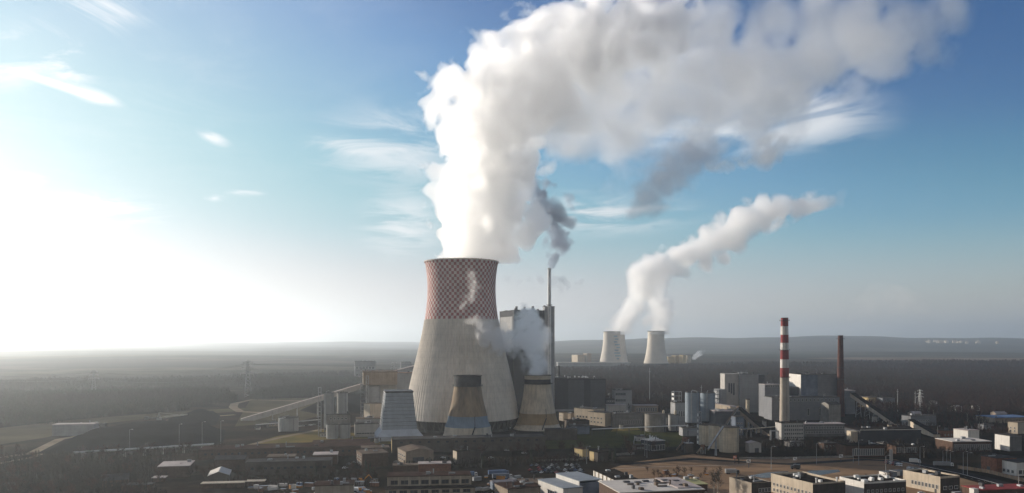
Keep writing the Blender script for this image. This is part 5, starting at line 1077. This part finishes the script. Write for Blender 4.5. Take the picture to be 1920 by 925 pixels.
for (px, py, c, l) in ((647, 879, 'white', 'white car parked before the dark grey brick hall end'), (655, 872, 'dark', 'dark car beside the brown flat roofed workshop'), (664, 869, 'dark', 'dark car behind the brown flat roofed workshop'), (744, 868, 'silver', 'silver car between workshop and curved roof hall'), (752, 871, 'dark', 'dark car against the curved roof hall'), (831, 860, 'white', 'white car right of the curved roof hall'), (880, 853, 'silver', 'silver car behind the narrow two storey house'), (921, 860, 'silver', 'silver car among bare trees below the long dark hall'),
                       (1611, 857, 'silver', 'silver car on the road before the tall window row'), (1716, 931, 'silver', 'silver car parked left of the white building by the road'), (1728, 926, 'white', 'white van like car parked by the lit side wall'), (1700, 932, 'white', 'white car in the shade at the bottom edge'), (1656, 936, 'dark', 'dark car in the shade at the bottom edge'), (668, 935, 'white', 'white car at the bottom edge left of the two tier factory'),
                       (1555, 903, 'dark', 'dark car crossing the brown yard'), (1295, 893, 'white', 'small white car on rough ground by the diagonal hall'), (950, 846, 'silver', 'silver car on the track below the blue banded tower'), (983, 851, 'white', 'white car on the track right of the blue banded tower')):
    car(px, py, c, rg.uniform(-.2, .5), l, None)
for i in range(9): car(540 + i * 7, 803 - i * .8, ('white', 'silver', 'dark')[i % 3], .2, '%s car in the row beside the round grey tank' % ('white', 'silver', 'dark')[i % 3], 'cars by the grey tank')
for i in range(12):
    c = ('red', 'dark', 'white')[i % 3]; car(1664 + (i % 6) * 4.4, 866.5 + (i // 6) * 3.4 + (i % 6) * .9, c, -.6, '%s car in the tight row at the corner of yard and road' % c, 'cars at the yard corner')
for i in range(8):
    c = ('white', 'silver', 'dark', 'white')[i % 4]; car(1706 + (i % 4) * 6.5, 878.5 + (i // 4) * 3 + (i % 4) * 1.2, c, -.5, '%s car waiting in two lines beside the road' % c, 'cars waiting beside the road')
def truck(label, px, py, rz, cabm, boxm, ln=8.0, name='truck'):
    o = empty(name, G(px, py), rz); tag(o, label, 'truck'); mb = MB(); mb.box(-ln / 2, -1.25, 1.0, ln / 2 - 2.3, 1.25, 3.6); mb.build('cargo_box', M[boxm], o)
    mb = MB(); mb.add([(ln / 2 - 2.1, -1.15, .7), (ln / 2, -1.15, .7), (ln / 2, 1.15, .7), (ln / 2 - 2.1, 1.15, .7), (ln / 2 - 2.1, -1.1, 2.9), (ln / 2 - .35, -1.1, 2.9), (ln / 2 - .35, 1.1, 2.9), (ln / 2 - 2.1, 1.1, 2.9)], [(0, 3, 2, 1), (4, 5, 6, 7), (0, 1, 5, 4), (1, 2, 6, 5), (2, 3, 7, 6), (3, 0, 4, 7)]); mb.build('cab', M[cabm], o)
    mb = MB(); mb.box(ln / 2 - .28, -1.0, 1.7, ln / 2 - .1, 1.0, 2.6); mb.box(ln / 2 - 1.6, -1.18, 1.7, ln / 2 - .6, 1.18, 2.5); mb.build('cab_window', M['glass'], o)
    mb = MB(); mb.box(-ln / 2, -1.0, .6, ln / 2 - 2, 1.0, .98); mb.build('chassis', M['steel_dark'], o)
    for x in (-ln / 2 + 1.2, -ln / 2 + 2.4, ln / 2 - 1.2):
        for y in (-1.0, 1.0): mb = MB(); mb.tube([(x, y - .18, .5), (x, y + .18, .5)], .5, 12); mb.build('wheel', M['tyre'], o)
    return o
truck('blue lorry behind the two tier factory, left one', 878, 894, .15, 'car_white', 'truck_blue', 13); truck('long blue lorry in the middle yard, right one', 935, 891, .25, 'truck_blue', 'truck_blue', 15); truck('dark blue lorry parked in front of the long blue lorry', 942, 898, .2, 'car_white', 'panel_blue', 14)
truck('grey box van lorry at the left end of the yard puddles', 1373, 889, .05, 'car_dark', 'steel', 10); truck('dark van under the middle white billboard', 1491, 880, 3.1, 'car_dark', 'car_dark', 7, 'van'); truck('white van driving on the road behind the yard', 1716, 869, -.3, 'car_white', 'white_paint', 8, 'van')
truck('long pale flatbed lorry on the road at right', 1769, 875, -.15, 'car_white', 'panel_grey', 14); truck('white lorry with a grey box at the bottom edge by the lit side wall', 1797, 933, .3, 'car_white', 'panel_grey', 8)
truck('white lorry seen front on at the bottom edge left of the factory', 667, 926, -1.5, 'car_white', 'steel_white', 8)
# scrap, crates and containers of the dim yard bottom left of the factory and around it
def container(label, px, py, rz, m, sx=6, sz=2.6, group=None):
    o = empty('container', G(px, py), rz); tag(o, label, 'container', group); mb = MB(); n = int(sx / .5)
    for i in range(n): mb.box(-sx / 2 + i * sx / n, -1.2 + (.06 if i % 2 else 0), .05, -sx / 2 + (i + 1) * sx / n, 1.2 - (.06 if i % 2 else 0), sz)
    mb.build('body', M[m], o); mb = MB(); mb.box(-sx / 2 - .05, -1.25, sz + .002, sx / 2 + .05, 1.25, sz + .12); mb.build('lid', M['steel' if m != 'white_paint' else 'roof_white'], o); return o
cm = {'rusty_steel': 'rusty', 'truck_blue': 'blue', 'white_paint': 'white', 'steel': 'grey', 'orange_paint': 'orange', 'tan_wall': 'tan'}
spots = [(610 + rg.uniform(0, 95), rg.uniform(902, 934)) for _ in range(26)] + [(470 + rg.uniform(0, 130), rg.uniform(909, 934)) for _ in range(26)] + [(890 + rg.uniform(0, 90), rg.uniform(896, 925)) for _ in range(18)] + [(1150 + rg.uniform(0, 20), rg.uniform(900, 935)) for _ in range(3)] + [(1240 + rg.uniform(0, 130), rg.uniform(888, 905)) for _ in range(7)] + [(1585 + rg.uniform(0, 120), rg.uniform(926, 938)) for _ in range(8)]
for px, py in spots:
    m = rg.choice(list(cm)); container('%s container or bin among the scrap of the lower yards' % cm[m], px, py, rg.uniform(-.4, 1.2), m, rg.choice((2.4, 3.5, 6)), rg.choice((1.1, 1.6, 2.5)), 'containers and bins in the yards')
o = empty('excavator', G(678, 905), .4); tag(o, 'orange excavator with a bent arm before the dark conifers', 'excavator'); part_box(o, 'cab_body', 'orange_paint', -1.6, -1.3, 1.1, 1.8, 1.3, 2.9); part_box(o, 'cab', 'glass', .2, -1.35, 2.0, 1.7, -.1, 3.4)
mb = MB(); mb.box(-2, -1.5, 0, 2, -.8, 1); mb.box(-2, .8, 0, 2, 1.5, 1); mb.build('track', M['tyre'], o); mb = MB(); mb.bar((1.6, 0, 1.8), (5, 0, 5), .5); mb.bar((5, 0, 5), (7, 0, 2.2), .4); mb.build('arm', M['orange_paint'], o); mb = MB(); mb.cbox(7, 0, 1.2, 1, 1.1, 1.1); mb.build('bucket', M['steel_dark'], o)

# ------------------------------------------------------------------ trees: four bare kinds and a conifer, each tree its own object
def tree_meshes(seed, h, spread, mt, n_main=9, n_tw=26, up=.8):
    rg = random.Random(seed); tk = MB(); tk.tube([(0, 0, -.3), (rg.uniform(-.1, .1), 0, h * .35), (rg.uniform(-.3, .3), rg.uniform(-.3, .3), h * .75)], [h * .018, h * .013, h * .005], 6)
    V = []; Fc = []
    def sliver(a, b, wd):
        d = b - a; s = d.cross(Vector((rg.uniform(-1, 1), rg.uniform(-1, 1), rg.uniform(-.3, .3)))); s = s.normalized() * wd if s.length > 1e-6 else Vector((wd, 0, 0))
        i = len(V); V.extend([tuple(a - s), tuple(a + s), tuple(b)]); Fc.append((i, i + 1, i + 2))
    for i in range(n_main):
        z = h * rg.uniform(.22, .72); a = rg.uniform(0, 6.28); ln = spread * rg.uniform(.55, 1.0) * (1 - .4 * (z / h - .2)); base = Vector((0, 0, z)); tip = Vector((math.cos(a) * ln, math.sin(a) * ln, min(h * .97, z + ln * up * rg.uniform(.7, 1.5))))
        tk.tube([base, base + (tip - base) * .5 + Vector((0, 0, .2)), tip], [h * .007, h * .005, h * .002], 4)
        for j in range(n_tw):
            t = rg.uniform(.25, 1.0); p = base + (tip - base) * t; dv = Vector((rg.gauss(0, 1), rg.gauss(0, 1), rg.gauss(.75, .7))).normalized() * h * rg.uniform(.06, .15); q = p + dv; sliver(p, q, .045 + .012 * h / 10)
            for _ in range(2): r = p + dv * rg.uniform(.4, .9); sliver(r, r + Vector((rg.gauss(0, 1), rg.gauss(0, 1), rg.gauss(.5, .6))).normalized() * h * .055, .05)
    for j in range(n_tw):
        p = Vector((0, 0, h * rg.uniform(.5, .78))); sliver(p, p + Vector((rg.gauss(0, .5), rg.gauss(0, .5), 1)).normalized() * h * .22, .07)
    tm = tk.mesh('trunk', M['bark' if mt != 'birch' else 'birch']); cm_ = bpy.data.meshes.new('crown'); cm_.from_pydata(V, [], Fc); cm_.materials.append(M[mt if mt != 'birch' else 'twig_grey']); return tm, cm_
def conifer_meshes(seed, h):
    rg = random.Random(seed); tk = MB(); tk.tube([(0, 0, -.3), (0, 0, h * .9)], [h * .016, .04], 6); V = []; Fc = []
    for i in range(520):
        t = rg.random() ** .75; z = h * (.08 + .9 * t); rr = h * .17 * (1 - t) ** .85 * rg.uniform(.45, 1.1); a = rg.uniform(0, 6.28); c = Vector((math.cos(a) * rr, math.sin(a) * rr, z)); o_ = Vector((math.cos(a), math.sin(a), -.45)) * h * .045; s = Vector((-math.sin(a), math.cos(a), rg.uniform(-.4, .4))) * h * .022
        j = len(V); V.extend([tuple(c - o_ * .6 - s), tuple(c - o_ * .6 + s), tuple(c + o_)]); Fc.append((j, j + 1, j + 2))
    cm_ = bpy.data.meshes.new('crown'); cm_.from_pydata(V, [], Fc); cm_.materials.append(M['needle']); return tk.mesh('trunk', M['bark']), cm_
kinds = [tree_meshes(1, 11, 4.2, 'twig_brown'), tree_meshes(2, 13, 4.6, 'twig_red', 11, 30, 1.0), tree_meshes(3, 9, 3.6, 'twig_grey'), tree_meshes(4, 14, 3.0, 'birch', 12, 22, 1.5), tree_meshes(6, 10, 4.6, 'twig_red', 10, 34, .7), conifer_meshes(5, 11)]
tr = random.Random(77)
def tree(px, py, kind, s, label, group, Y=None, name=None):
    p = G(px, py) if Y is None else Vector(((px - CX) / F * Y, Y, 0)); o = empty(name or ('conifer' if kind == 5 else 'bare_tree'), p, tr.uniform(0, 6.28)); o.scale = (s, s, s * tr.uniform(.9, 1.15)); tag(o, label, 'tree', group)
    tm, cm_ = kinds[kind]; link('trunk', tm, o); link('crown', cm_, o); return o
def grove(n, x0, x1, y0, y1, ks, label, group, s=(.7, 1.15), avoid=()):
    for _ in range(n):
        px, py = tr.uniform(x0, x1), tr.uniform(y0, y1); tree(px, py, tr.choice(ks), tr.uniform(*s), label, group)
grove(95, -20, 300, 858, 955, (0, 1, 1, 2, 4, 4), 'bare brown tree in the thicket filling the lower left corner', 'trees of the lower left thicket')
grove(30, 140, 420, 850, 868, (0, 1, 2, 4), 'bare tree between the pale pipe bridge and the left halls', 'trees below the pipe bridge')
grove(46, 300, 720, 884, 905, (0, 1, 2, 4), 'bare tree among the low halls left of the two tier factory', 'trees among the left halls', (.55, .95))
grove(16, 480, 720, 858, 872, (1, 2, 4), 'bare tree before the very long brick hall', 'trees before the long brick hall', (.5, .8))
grove(34, 830, 1130, 848, 872, (0, 1, 2, 4), 'bare tree between the long dark hall and the car park', 'trees between hall and car park', (.6, 1.0))
grove(8, 1130, 1300, 838, 850, (0, 1, 2), 'bare tree at the edge of the green lawn', 'trees at the lawn edge', (.5, .9))
grove(12, 1640, 1800, 838, 866, (0, 2, 3), 'bare tree along the road behind the brown yard', 'trees along the road', (.6, 1.0))
grove(30, 1690, 1930, 768, 800, (0, 1, 2, 3), 'bare tree round the small houses at the forest edge', 'trees round the small houses', (.7, 1.1))
grove(10, 1800, 1900, 806, 822, (1, 4, 0), 'reddish bare tree behind the white cube house', 'trees behind the white cube', (.6, .9))
grove(16, 1200, 1370, 884, 906, (0, 1, 2, 4), 'small bare tree on the rough ground behind the white roof hall', 'trees behind the white roof hall', (.35, .7))
grove(12, 1385, 1720, 897, 906, (0, 2, 4), 'small bare tree between the yard and the beige buildings', 'trees behind the beige buildings', (.3, .55))
grove(14, 1420, 1580, 846, 858, (2, 0), 'bare tree in the shadow below the white office block', 'trees below the office block', (.4, .6))
for px, py, s in ((686, 898, 1.15), (694, 896, 1.0), (592, 899, 1.1), (806, 885, 1.05), (838, 883, 1.1), (700, 902, .9)): tree(px, py, 5, s, 'dark conifer before the workshops left of the two tier factory', 'conifers by the workshops')
for px, py, s in ((905, 880, 1.0), (996, 874, 1.1), (1153, 870, 1.2), (1143, 866, 1.0), (1067, 870, .8)): tree(px, py, 5, s, 'dark conifer near the car park', 'conifers by the car park')
tree(1385, 870, 5, .55, 'small dark conifer right of the orange billboard', None)
tree(1183, 862, 1, 1.2, 'tall reddish bare tree standing alone at the left end of the yard', None); tree(1339, 930, 3, 1.05, 'tall bare tree in front of the yard, left of two close together', None); tree(1346, 929, 3, 1.15, 'tall bare tree in front of the yard, right of two close together', None)
tree(1585, 815, 4, 1.3, 'brown bushy bare tree right of the long office wing', None)

# ------------------------------------------------------------------ forests: masses of bare trees nobody could count
def in_poly(X, Yv, P):
    ins = np.zeros(X.shape, bool)
    for i in range(len(P)):
        a, b = P[i], P[(i + 1) % len(P)]; ins ^= ((a.y > Yv) != (b.y > Yv)) & (X < (b.x - a.x) * (Yv - a.y) / (b.y - a.y + 1e-9) + a.x)
    return ins
def forest(name, pts, n, label, mats, hm=(8, 17), seed=1, tw=16, wd=.26):
    rs = np.random.RandomState(seed); P = [G(*p) for p in pts]; xs = [p.x for p in P]; ys = [p.y for p in P]; pos = np.zeros((0, 2))
    while len(pos) < n:
        q = np.stack([rs.uniform(min(xs), max(xs), n * 2), 1 / rs.uniform(1 / max(ys) ** .6, 1 / min(ys) ** .6, n * 2) ** (1 / .6)], 1); w_ = np.array([[mnoise.noise(Vector((x * .012, y * .012, 3.3))), mnoise.noise(Vector((x * .012, y * .012, 9.1)))] for x, y in q]) * 45 * (0.25 if name == 'undergrowth' else 1); pos = np.vstack([pos, q[in_poly(q[:, 0] + w_[:, 0], q[:, 1] + w_[:, 1], P)]])
    pos = pos[:n]; cl_ = np.array([mnoise.noise(Vector((x * .0045, y * .0045, seed))) for x, y in pos]); hh = rs.uniform(*hm, n) * (1 + .45 * cl_); zz = terrain_h(pos[:, 0], pos[:, 1]) - .5
    base = np.stack([pos[:, 0], pos[:, 1], zz], 1); V = []; mi = []
    kind = np.clip(np.floor((cl_ * 1.1 + .5 + rs.normal(0, .22, n)) * len(mats)), 0, len(mats) - 1).astype(int)
    dist = np.clip(pos[:, 1] / 1200, 1, 3)
    # trunk sliver
    s = np.stack([np.ones(n) * .22, np.zeros(n), np.zeros(n)], 1); V.append(np.stack([base - s, base + s, base + np.stack([0 * hh, 0 * hh, hh * .95], 1)], 1)); mi.append(kind)
    for _ in range(tw):
        t = rs.uniform(.25, .8, n); a = rs.uniform(0, 6.28, n); r = hh * rs.uniform(.0, .2, n); p = base + np.stack([r * np.cos(a) * .4, r * np.sin(a) * .4, hh * t], 1)
        q = p + np.stack([r * np.cos(a) + rs.normal(0, .3, n), r * np.sin(a), hh * rs.uniform(.14, .3, n)], 1); b = rs.uniform(0, 6.28, n); sd = np.stack([np.cos(b), np.sin(b), 0 * b], 1) * (wd * dist * rs.uniform(.6, 1.4, n))[:, None]
        V.append(np.stack([p - sd, p + sd, q], 1)); mi.append(kind)
    V = np.concatenate(V).reshape(-1, 3); mi = np.concatenate(mi); Fc = np.arange(len(V)).reshape(-1, 3)
    o = link(name, mesh_np(name, V, Fc, mats, mi)); tag(o, label, 'forest', kind='stuff'); return o
tw3 = [M['twig_grey'], M['twig_brown'], M['twig_red'], M['twig_brown']]
forest('forest', [(1045, 768), (1200, 772), (1340, 770), (1600, 768), (1700, 776), (1960, 786), (1960, 684), (1600, 685), (1300, 688), (1180, 690), (1045, 696)], 30000, 'wide brown winter forest behind the plants on the right', tw3, seed=3)
pm('hazy_twig', (.034, .036, .024), var=.3, scale=.1); pm('hazy_twig_green', (.026, .034, .02), var=.3, scale=.1)
lf = [M['hazy_twig_green'], M['hazy_twig'], M['twig_grey']]
forest('forest', [(-60, 800), (60, 796), (130, 785), (300, 774), (420, 762), (440, 742), (380, 735), (200, 738), (-60, 742)], 11000, 'dark hazy wood behind the coal yard, far left', lf, seed=5)
forest('forest', [(480, 752), (560, 748), (700, 742), (700, 722), (560, 726), (500, 738)], 3500, 'hazy wood behind the long conveyor, left of the absorber building', lf, seed=6)
forest('forest', [(-60, 733), (300, 727), (620, 724), (760, 712), (760, 702), (500, 708), (200, 718), (-60, 722)], 8000, 'far hazy tree belt crossing the left plain', lf, seed=7)
forest('undergrowth', [(-80, 862), (120, 856), (330, 868), (300, 905), (330, 960), (-80, 1000)], 2600, 'tangled bare scrub under the trees of the lower left thicket', [M['twig_brown'], M['twig_red'], M['twig_grey']], hm=(2.5, 7), seed=9, tw=26, wd=.10)
forest('undergrowth', [(1425, 842), (1590, 846), (1800, 862), (1860, 850), (1780, 840), (1600, 832), (1430, 828)], 900, 'dark scrub in the shade between the old plant and the brown yard', [M['twig_brown'], M['twig_grey']], hm=(2, 6), seed=12, tw=26, wd=.10)
forest('undergrowth', [(1600, 815), (1960, 812), (1960, 790), (1690, 775), (1600, 790)], 1500, 'scrub and saplings round the small houses at the forest edge', [M['twig_brown'], M['twig_red'], M['twig_grey']], hm=(2, 7), seed=13, tw=24, wd=.12)
forest('undergrowth', [(420, 900), (720, 894), (720, 912), (560, 912), (420, 916)], 700, 'bare scrub between the low halls left of the two tier factory', [M['twig_brown'], M['twig_red'], M['twig_grey']], hm=(2, 5), seed=10, tw=26, wd=.10)
forest('undergrowth', [(760, 868), (1140, 858), (1140, 866), (900, 878), (760, 882)], 700, 'bare scrub between the long dark hall and the car park', [M['twig_brown'], M['twig_grey']], hm=(2, 5), seed=11, tw=26, wd=.10)
# ------------------------------------------------------------------ steam
def pp(px, py, rpx, Y):
    p = XZ(px, py, Y); return (p.x, p.y, p.z, rpx / F * Y)
M_plume = volume_mat('steam_dense', 0.2, 0.85, col=(.99, .99, .99), noise=(0.03, 0.40, 0.50))
M_thin = volume_mat('steam_thin', 0.05, 0.75, noise=(0.016, 0.38, 0.60))
M_wisp = volume_mat('steam_wisp', 0.035, 0.5, noise=(0.05, 0.40, 0.60))
M_small = volume_mat('steam_small', 0.3, 0.75, noise=(0.075, 0.38, 0.60))
M_smoke = volume_mat('stack_smoke', 0.16, 0.3, col=(.50, .54, .60), noise=(0.05, 0.44, 0.62))
M_far = volume_mat('steam_far', 0.06, 0.75, noise=(0.016, 0.38, 0.58))
for m in (M_plume, M_thin, M_wisp, M_small, M_smoke, M_far): m.cycles.volume_step_rate = 0.12
Yp = YT
plume = empty('steam_plume', (XT, YT, 181)); tag(plume, 'huge white steam plume billowing from the checkered cooling tower', 'steam plume')
def under(o, parent):
    o.parent = parent; o.matrix_parent_inverse = Matrix.Translation(-Vector(parent.location)); return o
col_ = [pp(867, 500, 64, Yp), pp(873, 465, 90, Yp), pp(884, 425, 112, Yp), pp(900, 365, 130, Yp), pp(905, 310, 134, Yp), pp(904, 262, 130, Yp), pp(920, 213, 120, Yp - 4), pp(966, 168, 104, Yp - 10), pp(1018, 122, 98, Yp - 16), pp(1084, 86, 98, Yp - 22), pp(1160, 66, 96, Yp - 30), pp(1240, 55, 78, Yp - 40)]
under(plume_volume('billowing_column', col_, 'steam_dense', .16, .87, .0185, 1.0, .2, col=(.999, .999, .999), zmin=179, puff=.58, rate=.22, bias=.16), plume)
can = [pp(985, 250, 60, 885), pp(1060, 205, 120, 880), pp(1170, 180, 140, 872), pp(1300, 165, 140, 862), pp(1440, 140, 132, 850), pp(1570, 100, 112, 842), pp(1670, 75, 100, 834), pp(1760, 45, 75, 828), pp(1815, 25, 40, 826)]
under(plume_volume('drifting_canopy', can, 'steam_canopy', .04, .75, .013, 1.4, .6, col=(.975, .98, .985), fade=.82, puff=.4, rate=.32, bias=.12), plume)
can2 = [pp(1130, 40, 60, 905), pp(1250, 45, 85, 900), pp(1400, 40, 85, 895), pp(1540, 35, 85, 890), pp(1680, 30, 70, 880), pp(1770, 15, 50, 870)]
under(plume_volume('upper_veil', can2, 'steam_veil', .025, .75, .012, 1.6, .7, col=(.96, .965, .975), puff=.4, rate=.32, bias=.04), plume)
o = plume_volume('steam_puff', [pp(1188, 398, 22, 740), pp(1215, 366, 44, 740), pp(1245, 336, 58, 740), pp(1285, 306, 58, 740), pp(1330, 280, 40, 740)], 'steam_grey', .05, .5, .036, 1.7, .8, col=(.90, .91, .94), puff=.2, bias=.08, hull=1.8, voxel=4); tag(o, 'loose grey puff of steam hanging below the big plume', 'steam puff')
o = plume_volume('steam_puff', [pp(1325, 312, 18, 780), pp(1375, 304, 20, 780), pp(1415, 296, 26, 780), pp(1445, 284, 34, 780), pp(1470, 276, 24, 780)], 'steam_trail', .07, .6, .035, 1.6, .6, puff=.4, bias=.05); tag(o, 'small white steam puff trailing right of the loose grey puff', 'steam puff')
jet = empty('steam_plume', XZ(1008, 706, 862)); tag(jet, 'white steam rising from the small tan tower and curling left', 'steam plume')
under(plume_volume('rising_jet', [pp(1008, 707, 24, 862), pp(1006, 685, 27, 857), pp(1002, 655, 34, 854), pp(996, 625, 42, 850), pp(990, 596, 34, 846)], 'steam_jet', .12, .78, .04, 1.0, .6, puff=.45, bias=.1, voxel=2.4, zmin=56, rate=.2), jet)
under(plume_volume('drifting_wisp', [pp(1000, 640, 26, 848), pp(965, 642, 34, 838), pp(935, 638, 36, 826), pp(908, 622, 34, 816), pp(893, 600, 22, 812)], 'steam_drift', .14, .78, .045, 1.2, .7, puff=.45, bias=.05, voxel=2.4), jet)
o = plume_volume('steam_wisp', [pp(862, 580, 10, 806), pp(878, 562, 16, 806), pp(888, 540, 20, 806), pp(886, 515, 14, 806)], 'steam_shred', .045, .6, .07, 1.9, .7, puff=.3, voxel=1.6); tag(o, 'thin steam wisp drifting before the checkered crown', 'steam wisp')
o = plume_volume('stack_smoke', [pp(1030, 512, 9, 1078), pp(1036, 490, 20, 1070), pp(1046, 458, 34, 1062), pp(1040, 425, 44, 1050), pp(1022, 392, 50, 1040), pp(1000, 360, 46, 1030)], 'stack_smoke', .11, .35, .032, 2.2, .6, col=(.42, .47, .56), puff=.35, bias=.02, voxel=3); tag(o, 'grey wispy smoke from the thin stack beside the lift tower', 'smoke')
o = plume_volume('smoke_shred', [pp(945, 520, 12, 1050), pp(985, 526, 20, 1055), pp(1020, 524, 18, 1062), pp(1055, 530, 22, 1066), pp(1090, 530, 14, 1066)], 'smoke_shred', .06, .35, .04, 2.4, .6, col=(.60, .65, .72), puff=.3, bias=-.2, voxel=2.5); tag(o, 'low grey smoke shred drifting across the thin stack', 'smoke')
f1 = [pp(1157, 622, 21, 3300), pp(1172, 600, 22, 3300), pp(1188, 565, 24, 3290), pp(1205, 530, 26, 3280), pp(1240, 500, 28, 3270), pp(1285, 480, 28, 3260), pp(1325, 462, 30, 3250), pp(1365, 440, 30, 3240), pp(1400, 415, 27, 3230), pp(1440, 395, 26, 3220), pp(1480, 388, 20, 3210), pp(1525, 382, 17, 3200), pp(1575, 372, 14, 3200)]
f2 = [pp(1231, 620, 16, 3300), pp(1236, 600, 23, 3300), pp(1236, 575, 25, 3300), pp(1226, 550, 22, 3295), pp(1215, 520, 22, 3290)]
f1 = [(x, y, z, r * 1.45) for x, y, z, r in f1]; f2 = [(x, y, z, r * 1.4) for x, y, z, r in f2]
o = plume_volume('steam_plume', f1, 'steam_far_long', .05, .72, .0075, 1.1, .5, puff=.45, voxel=9, bias=.12, rate=.12, zmin=120, fade=.8); tag(o, 'long far steam plume leaning right from the mural tower', 'steam plume')
o = plume_volume('steam_plume', f2, 'steam_far_short', .05, .72, .0075, 1.0, .5, puff=.45, voxel=9, bias=.12, rate=.2, zmin=120); tag(o, 'short far steam plume over the plain right hand cooling tower', 'steam plume')
for i, (st, l) in enumerate((([pp(1300, 672, 5, 3500), pp(1312, 662, 7, 3500), pp(1322, 656, 5, 3500)], 'small white steam cloud by the far yellow blocks'), ([pp(1336, 675, 4, 3500), pp(1342, 674, 4, 3500)], 'tiny steam cloud, left of two'), ([pp(1350, 675, 4, 3500), pp(1357, 671, 4, 3500)], 'tiny steam cloud, right of two'))):
    o = steam('steam_cloud', puffs(st, 30 + i, per=8, small=8), M_far, voxel=3, d1=(24, 12), d2=(9, 5)); tag(o, l + ('' if i == 0 else ' beyond the far forest'), 'steam cloud')
o = steam('steam_wisp', puffs([pp(1525, 694, 2.5, 1015), pp(1524, 690, 2.8, 1015), pp(1526, 685, 1.5, 1015)], 40, per=6, small=4), M_wisp, voxel=.8, d1=(5, 2)); tag(o, 'tiny steam wisp over the roof of the white ended block', 'steam wisp')
M_faint = volume_mat('faint_drift', 0.0035, 0.3, noise=(0.006, 0.36, 0.66)); M_faint.cycles.volume_step_rate = .4
o = steam('smoke_drift', puffs([pp(1590, 600, 14, 3000), pp(1620, 570, 28, 3000), pp(1655, 552, 34, 3000), pp(1700, 560, 30, 3000), pp(1735, 580, 16, 3000)], 41), M_faint, voxel=9, d1=(80, 60), d2=(30, 20)); tag(o, 'faint pale smoke drifting over the brick chimney', 'smoke')
dgp = bpy.context.view_layer; dgp.update()
HAZE_TOP = max((o.matrix_world @ Vector(c)).z for o in SC.objects if o.type == 'MESH' for c in o.bound_box) + 4

hz = MB(); hz.box(-48000, -3500, -6, 48000, 44000, HAZE_TOP)
o = hz.build('haze', volume_mat('haze', 8.8e-5, 0.63, col=(.87, .945, 1.0))); tag(o, kind='stuff')
